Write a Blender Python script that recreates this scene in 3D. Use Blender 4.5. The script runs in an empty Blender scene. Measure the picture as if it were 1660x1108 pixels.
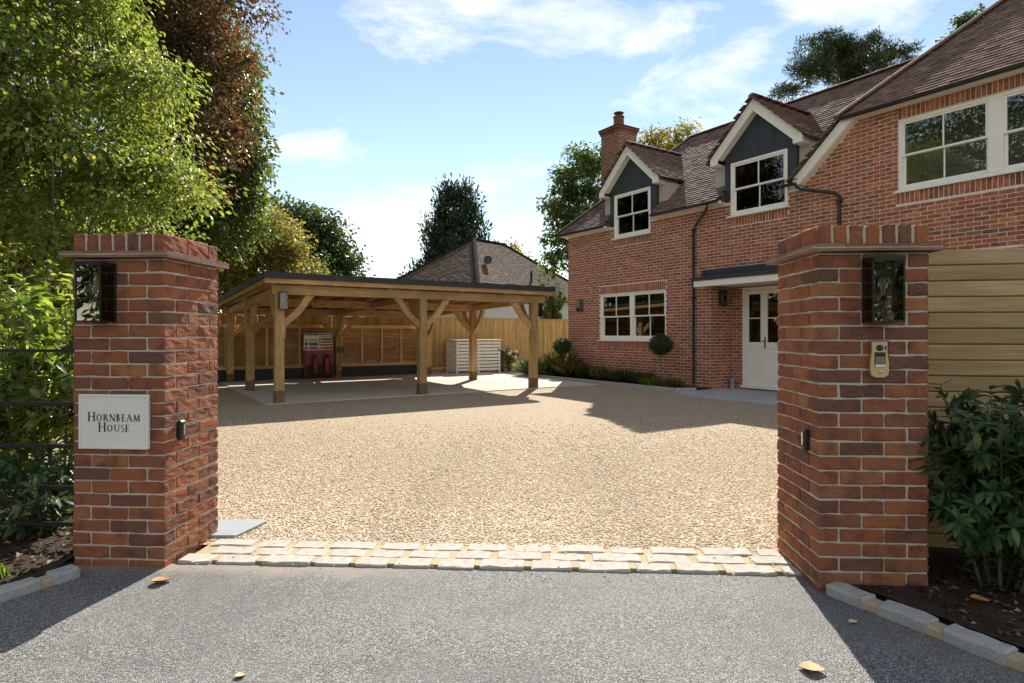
import bpy, bmesh, math, random
import numpy as np
from mathutils import Vector, Matrix
R = math.radians
random.seed(7); rng = np.random.default_rng(11)
sc = bpy.context.scene
COL = sc.collection
H = 1.33                                   # eye height

# ------------------------------------------------------------------ node helper
class NT:
    def __init__(s, tree): s.t = tree; tree.nodes.clear()
    def n(s, typ, out=0, props=None, **ins):
        nd = s.t.nodes.new(typ)
        for k, v in (props or {}).items(): setattr(nd, k, v)
        for k, v in ins.items():
            key = int(k[1:]) if k[0] == 'i' and k[1:].isdigit() else k.replace('_', ' ')
            sock = nd.inputs[key]
            if isinstance(v, bpy.types.NodeSocket): s.t.links.new(v, sock)
            else:
                if sock.type == 'RGBA' and len(v) == 3: v = (*v, 1)
                sock.default_value = v
        return nd.outputs[out] if out is not None else nd
    def math(s, op, a, b=0.5, c=None, clamp=False):
        kw = dict(i0=a, i1=b)
        if c is not None: kw['i2'] = c
        return s.n('ShaderNodeMath', props=dict(operation=op, use_clamp=clamp), **kw)
    def vmath(s, op, a, b=(0, 0, 0), out=0):
        return s.n('ShaderNodeVectorMath', out, props=dict(operation=op), i0=a, i1=b)
    def ramp(s, fac, stops, interp='LINEAR'):
        nd = s.t.nodes.new('ShaderNodeValToRGB'); cr = nd.color_ramp; cr.interpolation = interp
        while len(cr.elements) < len(stops): cr.elements.new(0.5)
        for e, (p, c) in zip(cr.elements, stops):
            e.position = p; e.color = (*c, 1) if not isinstance(c, (int, float)) else (c, c, c, 1)
        s.t.links.new(fac, nd.inputs[0]); return nd.outputs[0]
    def mix(s, fac, a, b, mode='MIX'):
        nd = s.t.nodes.new('ShaderNodeMix'); nd.data_type = 'RGBA'; nd.blend_type = mode
        for sock, v in ((nd.inputs[0], fac), (nd.inputs[6], a), (nd.inputs[7], b)):
            if isinstance(v, bpy.types.NodeSocket): s.t.links.new(v, sock)
            else: sock.default_value = v if isinstance(v, (int, float)) else ((*v, 1) if len(v) == 3 else v)
        return nd.outputs[2]
    def noise(s, vec, scale, detail=3, rough=.55, out=0, dist=0.0):
        return s.n('ShaderNodeTexNoise', out, Vector=vec, Scale=scale, Detail=detail, Roughness=rough, Distortion=dist)
    def bump(s, h, strength=.4, dist=.01):
        return s.n('ShaderNodeBump', Height=h, Strength=strength, Distance=dist)
    def link(s, a, b): s.t.links.new(a, b)

# ------------------------------------------------------------------ camera, sky, sun, exposure
cam = bpy.data.objects.new('camera', bpy.data.cameras.new('camera')); COL.objects.link(cam)
cam.location = (0, 0, H); cam.rotation_euler = (R(90), 0, 0)
cam.data.sensor_width = 36; cam.data.lens = 36 * 980 / 1660
cam.data.shift_y = -12 / 1660
cam.data.clip_start = .05; cam.data.clip_end = 3000
sc.camera = cam
SUN_AZ, SUN_EL = 9.5, 38.0
SUN_STRENGTH, SKY_STRENGTH, EXPOSURE = 3.6, 0.088, 1.36
world = bpy.data.worlds.new('World'); sc.world = world; world.use_nodes = True
w = NT(world.node_tree)
sky = w.n('ShaderNodeTexSky', props=dict(sky_type='NISHITA', sun_disc=False, sun_elevation=R(SUN_EL), sun_rotation=R(SUN_AZ),
          air_density=1.0, dust_density=0.0, ozone_density=1.0, altitude=0))
dirv = w.n('ShaderNodeTexCoord', 0)
sep = w.n('ShaderNodeSeparateXYZ', None, Vector=dirv)
ay = w.math('ADD', w.math('ABSOLUTE', sep.outputs[1]), .12)
px = w.math('DIVIDE', sep.outputs[0], ay); pz = w.math('DIVIDE', sep.outputs[2], ay)
cv = w.n('ShaderNodeCombineXYZ', X=w.math('MULTIPLY', px, 1.0), Y=w.math('MULTIPLY', pz, 2.3), Z=sep.outputs[1])
n1 = w.noise(cv, 3.1, 9, .62, dist=.35)
def blob(cx, cz, rx, rz):
    a = w.math('POWER', w.math('DIVIDE', w.math('SUBTRACT', px, cx), rx), 2.0)
    b = w.math('POWER', w.math('DIVIDE', w.math('SUBTRACT', pz, cz), rz), 2.0)
    return w.math('EXPONENT', w.math('MULTIPLY', w.math('ADD', a, b), -1.0), 0)
m = None
for args in ((.20, .43, .26, .10), (.47, .50, .24, .09), (-.30, .27, .11, .028), (-.06, .50, .10, .05), (-.20, .155, .15, .05), (.12, .15, .10, .05), (.62, .40, .13, .03)):
    b = blob(*args); m = b if m is None else w.math('MAXIMUM', m, b)
back = w.n('ShaderNodeMapRange', Value=sep.outputs[1], From_Min=.75, From_Max=.1, To_Max=.16)     # extra broken cloud added outside the view, as fill light for shaded faces
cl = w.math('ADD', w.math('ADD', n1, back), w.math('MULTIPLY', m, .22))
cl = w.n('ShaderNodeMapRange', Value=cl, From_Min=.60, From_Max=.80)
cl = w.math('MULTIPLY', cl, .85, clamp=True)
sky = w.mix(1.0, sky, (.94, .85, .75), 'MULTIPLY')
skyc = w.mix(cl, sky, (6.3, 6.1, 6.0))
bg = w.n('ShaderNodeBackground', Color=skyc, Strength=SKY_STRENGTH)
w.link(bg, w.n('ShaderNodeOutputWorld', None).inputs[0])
sun = bpy.data.objects.new('sun', bpy.data.lights.new('sun', 'SUN')); COL.objects.link(sun)
sun.data.energy = SUN_STRENGTH; sun.data.angle = R(.5); sun.data.color = (1, .93, .82)
sun.rotation_euler = (R(90 - SUN_EL), 0, R(180 - SUN_AZ)); sun.location = (3, 30, 30)
vs = sc.view_settings; vs.view_transform = 'Standard'; vs.look = 'None'; vs.exposure = EXPOSURE; vs.gamma = 1; vs.use_curve_mapping = False
sc.cycles.use_denoising = True
sc.cycles.max_bounces = 8; sc.cycles.transparent_max_bounces = 16

# ------------------------------------------------------------------ mesh and object helpers
class MB:
    """collects faces, builds one mesh"""
    def __init__(s): s.v = []; s.f = []
    def poly(s, *pts):
        i = len(s.v); s.v += [tuple(p) for p in pts]; s.f.append(tuple(range(i, i + len(pts)))); return s
    def hexa(s, p):                        # 8 corners: bottom 0-3, top 4-7
        i = len(s.v); s.v += [tuple(q) for q in p]
        for a in ((0, 3, 2, 1), (4, 5, 6, 7), (0, 1, 5, 4), (1, 2, 6, 5), (2, 3, 7, 6), (3, 0, 4, 7)):
            s.f.append(tuple(i + k for k in a))
        return s
    def box(s, x0, x1, y0, y1, z0, z1):
        return s.hexa([(x0, y0, z0), (x1, y0, z0), (x1, y1, z0), (x0, y1, z0), (x0, y0, z1), (x1, y0, z1), (x1, y1, z1), (x0, y1, z1)])
    def prism(s, outline, axis, d0, d1):   # 2-D outline extruded along an axis ('x','y','z')
        def P(a, b, d): return {'x': (d, a, b), 'y': (a, d, b), 'z': (a, b, d)}[axis]
        i = len(s.v); n = len(outline)
        s.v += [P(a, b, d0) for a, b in outline] + [P(a, b, d1) for a, b in outline]
        s.f.append(tuple(range(i, i + n))[::-1]); s.f.append(tuple(range(i + n, i + 2 * n)))
        for k in range(n): s.f.append((i + k, i + (k + 1) % n, i + n + (k + 1) % n, i + n + k))
        return s
    def tube(s, pts, rad, seg=8, caps=True):
        pts = [Vector(p) for p in pts]; i0 = len(s.v); n = len(pts)
        if not hasattr(rad, '__len__'): rad = [rad] * n
        up = Vector((0, 0, 1))
        for k, p in enumerate(pts):
            d = (pts[min(k + 1, n - 1)] - pts[max(k - 1, 0)]).normalized()
            a = d.cross(up if abs(d.z) < .95 else Vector((1, 0, 0))).normalized(); b = d.cross(a)
            for j in range(seg):
                t = 2 * math.pi * j / seg
                s.v.append(tuple(p + (a * math.cos(t) + b * math.sin(t)) * rad[k]))
        for k in range(n - 1):
            for j in range(seg):
                j2 = (j + 1) % seg
                s.f.append((i0 + k * seg + j, i0 + k * seg + j2, i0 + (k + 1) * seg + j2, i0 + (k + 1) * seg + j))
        if caps:
            s.f.append(tuple(i0 + j for j in range(seg))); s.f.append(tuple(i0 + (n - 1) * seg + j for j in range(seg))[::-1])
        return s
    def lathe(s, prof, seg=16, c=(0, 0)):
        i0 = len(s.v); n = len(prof)
        for r, z in prof:
            for j in range(seg):
                t = 2 * math.pi * j / seg; s.v.append((c[0] + r * math.cos(t), c[1] + r * math.sin(t), z))
        for k in range(n - 1):
            for j in range(seg):
                j2 = (j + 1) % seg
                s.f.append((i0 + k * seg + j, i0 + k * seg + j2, i0 + (k + 1) * seg + j2, i0 + (k + 1) * seg + j))
        s.f.append(tuple(i0 + j for j in range(seg))[::-1]); s.f.append(tuple(i0 + (n - 1) * seg + j for j in range(seg)))
        return s
    def mesh(s, name, mat, smooth=False, bevel=0, fix=False):
        me = bpy.data.meshes.new(name); me.from_pydata(s.v, [], s.f)
        if bevel or fix:
            bm = bmesh.new(); bm.from_mesh(me); bmesh.ops.recalc_face_normals(bm, faces=bm.faces)
            if bevel: bmesh.ops.bevel(bm, geom=list(bm.edges), offset=bevel, segments=1, affect='EDGES', clamp_overlap=True)
            bm.to_mesh(me); bm.free()
        me.materials.append(mat)
        if smooth: me.polygons.foreach_set('use_smooth', [True] * len(me.polygons))
        me.update(); return me
    def build(s, name, mat, parent=None, **kw): return link(name, s.mesh(name, mat, **kw), parent)

def link(name, data, parent=None, mw=None):
    o = bpy.data.objects.new(name, data); COL.objects.link(o)
    if parent: o.parent = parent
    if mw is not None: o.matrix_basis = mw
    return o
def empty(name, loc=(0, 0, 0), rz=0, parent=None):
    o = link(name, None, parent); o.location = loc; o.rotation_euler = (0, 0, rz); o.empty_display_size = .2; return o
def tag(o, label=None, cat=None, group=None, kind=None):
    if label: o['label'] = label
    if cat: o['category'] = cat
    if group: o['group'] = group
    if kind: o['kind'] = kind
    return o
def copy_tree(o, parent=None):
    c = o.copy(); COL.objects.link(c)
    if parent: c.parent = parent
    for ch in list(o.children): copy_tree(ch, c)
    return c
def frame(p, x, y, z):
    M = Matrix.Identity(4)
    for i, a in enumerate((x, y, z)): M.col[i][:3] = Vector(a)
    M.col[3][:3] = Vector(p); return M
_bm = {}
def beam(name, p0, p1, w_, h_, mat, parent, side=None, bevel=.006, shared=False):
    """a squared timber from p0 to p1 (its local X), w_ wide and h_ deep"""
    p0 = Vector(p0); p1 = Vector(p1); L = (p1 - p0).length; x = (p1 - p0) / L
    if side is None: side = Vector((0, 0, 1)).cross(x) if abs(x.z) < .9 else Vector((0, 1, 0))
    y = Vector(side); y = (y - x * y.dot(x)).normalized(); z = x.cross(y)
    key = (round(L, 3), w_, h_, mat.name)
    if shared and key in _bm: me = _bm[key]
    else:
        me = MB().box(0, L, -w_ / 2, w_ / 2, -h_ / 2, h_ / 2).mesh(name, mat, bevel=bevel); _bm[key] = me
    return link(name, me, parent, frame(p0, x, y, z))

# frames of the place: the house front runs along S, its inside lies along B; the carport uses U, V
CT, ST = .837, .547
PL = (1.755, 18.9)
def W(s, b, z=0): return (PL[0] + ST * s + CT * b, PL[1] - CT * s + ST * b, z)
C0 = (-4.46, 11.57)
def CP(u, v, z=0): return (C0[0] + CT * u - ST * v, C0[1] + ST * u + CT * v, z)
A_H = math.atan2(-CT, ST); A_C = math.atan2(ST, CT)
def at(x, y, Y): return ((x - 830) / 980 * Y, Y, H + (542 - y) / 980 * Y)
def pix(p): return 830 + 980 * p[0] / p[1], 542 - 980 * (p[2] - H) / p[1]

# ------------------------------------------------------------------ materials
def newmat(name):
    m = bpy.data.materials.new(name); m.use_nodes = True; return m, NT(m.node_tree)
def finish(t, bsdf, disp=None):
    o = t.n('ShaderNodeOutputMaterial', None); t.link(bsdf, o.inputs[0])
def simple(name, col, rough=.5, metal=0, var=.12, nscale=6, bump=0, spec=.5, bscale=None):
    m, t = newmat(name); co = t.n('ShaderNodeTexCoord', 3)
    n = t.noise(co, nscale, 4)
    c = t.mix(n, [max(0, k * (1 - var)) for k in col], [min(1, k * (1 + var)) for k in col])
    kw = dict(Base_Color=c, Roughness=rough, Metallic=metal, Specular_IOR_Level=spec)
    if bump: kw['Normal'] = t.bump(t.noise(co, bscale or nscale * 8, 3), bump, .004)
    finish(t, t.n('ShaderNodeBsdfPrincipled', **kw)); return m
def brick_mat(name, island, shift=0.0, sat=1.0, rough_amt=.5):
    m, t = newmat(name)
    r = t.n('ShaderNodeNewGeometry', 8) if island else t.n('ShaderNodeObjectInfo', 5)
    co = t.n('ShaderNodeTexCoord', 3)
    off = t.vmath('ADD', co, t.n('ShaderNodeCombineXYZ', X=t.math('MULTIPLY', r, 37.), Y=t.math('MULTIPLY', r, 91.), Z=r))
    base = t.ramp(r, [(p_, tuple(min(1, k * sat) for k in c_)) for p_, c_ in [(0, (.310, .095, .045)), (.18, (.400, .145, .062)), (.34, (.260, .080, .046)), (.48, (.340, .112, .052)), (.58, (.160, .072, .056)), (.68, (.420, .170, .072)), (.76, (.105, .060, .054)), (.85, (.350, .130, .055)), (.93, (.190, .080, .062)), (1, (.34, .105, .055))]])
    n1 = t.noise(off, 9, 5, .6); n2 = t.noise(off, 55, 4, .65)
    c = t.mix(t.n('ShaderNodeMapRange', Value=n1, From_Min=.48, From_Max=.66, To_Max=.8), base, (.105, .048, .046))
    c = t.mix(t.n('ShaderNodeMapRange', Value=n2, From_Min=.35, From_Max=.75, To_Max=.35), c, (.36, .165, .085))
    pale = t.n('ShaderNodeMapRange', Value=t.noise(off, 14, 6, .7), From_Min=.66, From_Max=.80, To_Max=.4)
    c = t.mix(pale, c, (.42, .33, .25))
    h = t.math('ADD', t.noise(off, 45, 5, .7), t.math('MULTIPLY', t.noise(off, 12, 3), 1.4))
    finish(t, t.n('ShaderNodeBsdfPrincipled', Base_Color=c, Roughness=.88, Specular_IOR_Level=.25, Normal=t.bump(h, rough_amt, .012)))
    return m
def mortar_mat(name, col):
    m, t = newmat(name); co = t.n('ShaderNodeTexCoord', 3)
    c = t.mix(t.noise(co, 7, 5), [k * .78 for k in col], [k * 1.15 for k in col])
    finish(t, t.n('ShaderNodeBsdfPrincipled', Base_Color=c, Roughness=.95, Specular_IOR_Level=.1, Normal=t.bump(t.noise(co, 90, 4), .6, .006)))
    return m
def wood_mat(name, light, dark, knot=True, scale=1.0, green=0.0):
    m, t = newmat(name); co = t.n('ShaderNodeTexCoord', 3); r = t.n('ShaderNodeObjectInfo', 5)
    off = t.vmath('ADD', co, t.n('ShaderNodeCombineXYZ', X=t.math('MULTIPLY', r, 53.), Y=t.math('MULTIPLY', r, 17.), Z=t.math('MULTIPLY', r, 29.)))
    st = t.vmath('MULTIPLY', off, (1.2 * scale, 16 * scale, 16 * scale))
    g = t.noise(st, 2.0, 6, .65, dist=.6)
    c = t.mix(t.n('ShaderNodeMapRange', Value=g, From_Min=.32, From_Max=.68), dark, light)
    c = t.mix(t.n('ShaderNodeMapRange', Value=t.noise(off, 1.6, 4), From_Min=.35, From_Max=.75, To_Max=.5), c, [k * .62 for k in dark])
    if knot:
        v = t.n('ShaderNodeTexVoronoi', 0, Vector=t.vmath('MULTIPLY', off, (1.7 * scale, 5.5 * scale, 5.5 * scale)), Scale=1.0)
        c = t.mix(t.n('ShaderNodeMapRange', Value=v, From_Min=.14, From_Max=.06, To_Max=.85), c, [k * .25 for k in dark])
    if green:
        c = t.mix(t.n('ShaderNodeMapRange', Value=t.noise(off, .9, 3), From_Min=.45, From_Max=.75, To_Max=green), c, (.18, .19, .06))
    tint = t.n('ShaderNodeMapRange', Value=r, To_Min=.8, To_Max=1.15)
    c = t.mix(1.0, c, t.n('ShaderNodeCombineXYZ', X=tint, Y=tint, Z=tint), 'MULTIPLY')
    finish(t, t.n('ShaderNodeBsdfPrincipled', Base_Color=c, Roughness=.72, Specular_IOR_Level=.25, Normal=t.bump(g, .35, .006)))
    return m
def leaf_mat(name, stops, trans=.45, tcol=(1.95, 1.85, .95), rough=.45, spec=.35):
    m, t = newmat(name); r = t.n('ShaderNodeNewGeometry', 8)
    co = t.n('ShaderNodeTexCoord', 3)
    c = t.ramp(r, stops)
    c = t.mix(t.n('ShaderNodeMapRange', Value=t.noise(co, .8, 3), From_Min=.35, From_Max=.7, To_Max=.45), c, t.mix(1.0, c, (.62, .70, .60), 'MULTIPLY'))
    p = t.n('ShaderNodeBsdfPrincipled', Base_Color=c, Roughness=rough, Specular_IOR_Level=spec)
    tr = t.n('ShaderNodeBsdfTranslucent', Color=t.mix(1.0, c, tcol, 'MULTIPLY'))
    finish(t, t.n('ShaderNodeMixShader', Fac=trans, i1=p, i2=tr)); return m
def glass_mat(name, ior=1.6, tint=(.9, .94, .93)):
    m, t = newmat(name)
    co = t.n('ShaderNodeTexCoord', 3)
    nrm = t.bump(t.noise(co, 1.3, 2), .035, .02)
    fr = t.n('ShaderNodeFresnel', IOR=ior)
    gl = t.n('ShaderNodeBsdfGlossy', Color=(1, 1, 1), Roughness=.005, Normal=nrm)
    finish(t, t.n('ShaderNodeMixShader', Fac=fr, i1=t.n('ShaderNodeBsdfTransparent', Color=tint), i2=gl)); return m

M = {}
M['brick'] = brick_mat('pillar brick', False, rough_amt=.85)
M['hbrick_o'] = brick_mat('house brick single', False, rough_amt=.3, sat=1.28)
M['hbrick'] = brick_mat('house brick', True, rough_amt=.3, sat=1.28)
M['cbrick'] = brick_mat('chimney brick', True, rough_amt=.3, sat=.62)
M['mortar'] = mortar_mat('lime mortar', (.60, .53, .42))
M['hmortar'] = mortar_mat('pale mortar', (.78, .65, .55))
M['gold'] = mortar_mat('ochre mortar', (.46, .37, .235))
M['oak'] = wood_mat('green oak', (.70, .46, .215), (.40, .225, .095), green=.3)
M['oakdark'] = wood_mat('weathered oak', (.30, .19, .10), (.16, .09, .045))
M['stud'] = wood_mat('pale stud timber', (.80, .56, .28), (.55, .34, .15))
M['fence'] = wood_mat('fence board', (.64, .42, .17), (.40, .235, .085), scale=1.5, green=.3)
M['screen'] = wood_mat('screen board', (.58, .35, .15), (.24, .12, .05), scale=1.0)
M['tongue'] = wood_mat('treated softwood', (.66, .47, .24), (.44, .285, .13), scale=.9, green=.05)
M['white'] = simple('white paint', (.82, .79, .73), .45, var=.05)
M['cream'] = simple('cream paint', (.86, .82, .73), .5, var=.05)
M['black'] = simple('black plastic', (.018, .020, .023), .35, var=.2)
M['iron'] = simple('black iron', (.02, .02, .022), .5, metal=.3, var=.3)
M['bronze'] = simple('lantern metal', (.030, .027, .025), .45, metal=.6, var=.2)
M['lead'] = simple('lead sheet', (.040, .047, .055), .55, metal=.2, var=.35, nscale=3)
M['felt'] = simple('roof membrane', (.028, .031, .036), .7, var=.3)
M['glass'] = glass_mat('window glass', 1.9)
M['lglass'] = glass_mat('lantern glass', 1.5, (.97, .97, .97))
M['room'] = simple('room wall', (.48, .42, .36), .9, var=.3, nscale=1.5)
M['granite'] = simple('granite', (.37, .365, .35), .85, var=.35, nscale=60, bump=.5, bscale=40)
M['slate'] = simple('slate slab', (.30, .32, .35), .6, var=.15, nscale=9, bump=.15)
M['red'] = simple('red enamel', (.26, .022, .026), .35, var=.15)
M['gold_metal'] = simple('champagne metal', (.62, .47, .27), .35, metal=.55, var=.08)
M['steel'] = simple('brushed steel', (.55, .54, .52), .3, metal=.9, var=.1)
M['paper'] = simple('paper', (.8, .8, .78), .8, var=.03)
M['ink'] = simple('ink', (.02, .02, .025), .6, var=.0)
M['bark'] = simple('bark', (.13, .10, .075), .95, var=.5, nscale=9, bump=.9)
M['palebark'] = simple('pale bark', (.28, .22, .17), .95, var=.4, nscale=7, bump=.7)
M['clay'] = simple('chimney pot clay', (.12, .05, .038), .8, var=.2)
M['render'] = simple('white render', (.62, .60, .55), .9, var=.1, nscale=2)
M['pink'] = simple('blossom', (.72, .72, .62), .8, var=.15)

def tile_mat(name, island, stops):
    m, t = newmat(name)
    r = t.n('ShaderNodeNewGeometry', 8) if island else t.n('ShaderNodeObjectInfo', 5)
    co = t.n('ShaderNodeTexCoord', 3)
    c = t.ramp(r, stops)
    c = t.mix(t.n('ShaderNodeMapRange', Value=t.noise(co, 3, 5), From_Min=.45, From_Max=.7, To_Max=.6), c, (.075, .05, .045))
    finish(t, t.n('ShaderNodeBsdfPrincipled', Base_Color=c, Roughness=.85, Specular_IOR_Level=.2, Normal=t.bump(t.noise(co, 60, 3), .3, .004))); return m
TS = [(0, (.19, .125, .10)), (.3, (.25, .155, .12)), (.6, (.14, .098, .082)), (.85, (.31, .20, .155)), (1, (.21, .135, .105))]
M['tile'] = tile_mat('clay roof tile', True, TS); M['tile_o'] = tile_mat('clay roof tile single', False, TS)
M['creasing'] = tile_mat('creasing tile', False, [(0, (.25, .12, .09)), (1, (.34, .19, .14))])
M['oldtile'] = tile_mat('old brown tile', True, [(0, (.11, .075, .055)), (.5, (.16, .11, .08)), (1, (.22, .155, .115))])
M['ridge'] = simple('ridge tile', (.17, .095, .075), .8, var=.3, spec=.25)

# ground materials
def tracks(t, vec, c):
    # two faint compacted wheel lines curving in from the gate
    sp = t.n('ShaderNodeSeparateXYZ', None, Vector=vec)
    cx_ = t.math('ADD', t.math('SUBTRACT', sp.outputs[0], t.math('MULTIPLY', t.math('POWER', t.math('SUBTRACT', sp.outputs[1], 3.0), 2.0), .012)), t.math('MULTIPLY', t.noise(vec, .5, 2), .5))
    d = t.math('ABSOLUTE', t.math('SUBTRACT', t.math('ABSOLUTE', t.math('SUBTRACT', cx_, .25)), .78))
    k = t.n('ShaderNodeMapRange', Value=t.math('ADD', d, t.math('MULTIPLY', t.math('SUBTRACT', t.noise(vec, 2.2, 4), .5), .5)), From_Min=.05, From_Max=.5, To_Min=.26, To_Max=0.0)
    return t.mix(k, c, (.34, .27, .19))
def gravel_mat():
    m, t = newmat('gravel'); co = t.n('ShaderNodeTexCoord', 3)
    v = t.n('ShaderNodeTexVoronoi', None, Vector=co, Scale=72., Randomness=1.0)
    rc = t.n('ShaderNodeSeparateColor', 0, Color=v.outputs[1])
    c = t.ramp(rc, [(0, (.20, .14, .075)), (.2, (.42, .325, .215)), (.45, (.57, .48, .36)), (.7, (.48, .375, .255)), (.86, (.74, .66, .54)), (.94, (.25, .21, .17)), (1, (.82, .77, .68))])
    gap = t.n('ShaderNodeMapRange', Value=v.outputs[0], From_Min=.35, From_Max=.72, To_Max=.75)
    c = t.mix(gap, c, (.16, .115, .07))
    big = t.n('ShaderNodeMapRange', Value=t.noise(co, .7, 4), From_Min=.35, From_Max=.7, To_Max=.22)
    c = t.mix(big, c, (.42, .345, .255))
    c = tracks(t, co, c)
    c = t.mix(1.0, c, (.96, .935, .88), 'MULTIPLY')
    h = t.math('SUBTRACT', 1.0, v.outputs[0])
    finish(t, t.n('ShaderNodeBsdfPrincipled', Base_Color=c, Roughness=.9, Specular_IOR_Level=.2, Normal=t.bump(h, .55, .010))); return m
def stone_mat():
    m, t = newmat('gravel stone'); r = t.n('ShaderNodeObjectInfo', 5)
    c = t.ramp(r, [(0, (.36, .25, .14)), (.15, (.56, .44, .30)), (.4, (.70, .60, .46)), (.62, (.62, .50, .36)), (.8, (.80, .74, .63)), (.9, (.34, .29, .24)), (1, (.88, .84, .76))])
    c = tracks(t, t.n('ShaderNodeObjectInfo', 0), c)
    c = t.mix(1.0, c, (1.14, 1.105, 1.04), 'MULTIPLY')
    finish(t, t.n('ShaderNodeBsdfPrincipled', Base_Color=c, Roughness=.85, Specular_IOR_Level=.25)); return m
def asphalt_mat():
    m, t = newmat('asphalt'); co = t.n('ShaderNodeTexCoord', 3)
    v = t.n('ShaderNodeTexVoronoi', None, Vector=co, Scale=190.)
    r = t.n('ShaderNodeSeparateColor', 0, Color=v.outputs[1])
    c = t.ramp(r, [(0, (.060, .058, .055)), (.26, (.135, .132, .126)), (.54, (.235, .230, .221)), (.80, (.36, .352, .338)), (1, (.56, .55, .53))])
    c = t.mix(t.n('ShaderNodeMapRange', Value=v.outputs[0], From_Min=.4, From_Max=.75, To_Max=.8), c, (.03, .03, .032))
    c = t.mix(t.n('ShaderNodeMapRange', Value=t.noise(co, 1.7, 5), From_Min=.42, From_Max=.72, To_Max=.45), c, (.235, .228, .22))
    c = t.mix(t.n('ShaderNodeMapRange', Value=t.noise(co, .8, 6, .65), From_Min=.46, From_Max=.62, To_Max=.5), c, (.10, .099, .097))
    # dried slurry washed off the setts
    sepc = t.n('ShaderNodeSeparateXYZ', None, Vector=co)
    edge = t.math('ADD', t.math('ADD', sepc.outputs[1], t.math('MULTIPLY', sepc.outputs[0], .0524)), t.math('MULTIPLY', t.noise(co, 4, 4), .24))
    slur = t.n('ShaderNodeMapRange', Value=edge, From_Min=3.36, From_Max=3.50, To_Max=.75)
    slur = t.math('MULTIPLY', slur, t.n('ShaderNodeMapRange', Value=sepc.outputs[0], From_Min=-.2, From_Max=-1.0))
    c = t.mix(slur, c, (.33, .27, .215))
    h = t.math('SUBTRACT', 1.0, v.outputs[0])
    finish(t, t.n('ShaderNodeBsdfPrincipled', Base_Color=c, Roughness=.74, Specular_IOR_Level=.35, Normal=t.bump(h, .75, .006))); return m
def sheet_mat(name, cols, scale, rough=.9, bump=.5, bscale=60):
    m, t = newmat(name); co = t.n('ShaderNodeTexCoord', 3)
    n = t.math('ADD', t.math('MULTIPLY', t.noise(co, scale, 6, .65), .6), t.math('MULTIPLY', t.noise(co, scale * 14, 4, .7), .4))
    c = t.ramp(n, [(.3, cols[0]), (.5, cols[1]), (.7, cols[2])])
    finish(t, t.n('ShaderNodeBsdfPrincipled', Base_Color=c, Roughness=rough, Specular_IOR_Level=.2, Normal=t.bump(t.noise(co, bscale, 5, .7), bump, .015))); return m
M['gravel'] = gravel_mat(); M['stone'] = stone_mat(); M['asphalt'] = asphalt_mat()
M['soil'] = sheet_mat('soil', ((.020, .014, .010), (.045, .031, .022), (.09, .065, .045)), 5, bump=1, bscale=35)
M['grass'] = sheet_mat('grass ground', ((.05, .085, .018), (.085, .13, .03), (.13, .17, .045)), 1.4)
M['slab'] = sheet_mat('concrete slab', ((.40, .36, .31), (.50, .46, .40), (.56, .52, .46)), 1.2, bump=.15)
M['paving'] = sheet_mat('grey paving', ((.30, .30, .30), (.38, .38, .38), (.44, .44, .43)), 1.5, bump=.1)

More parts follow.
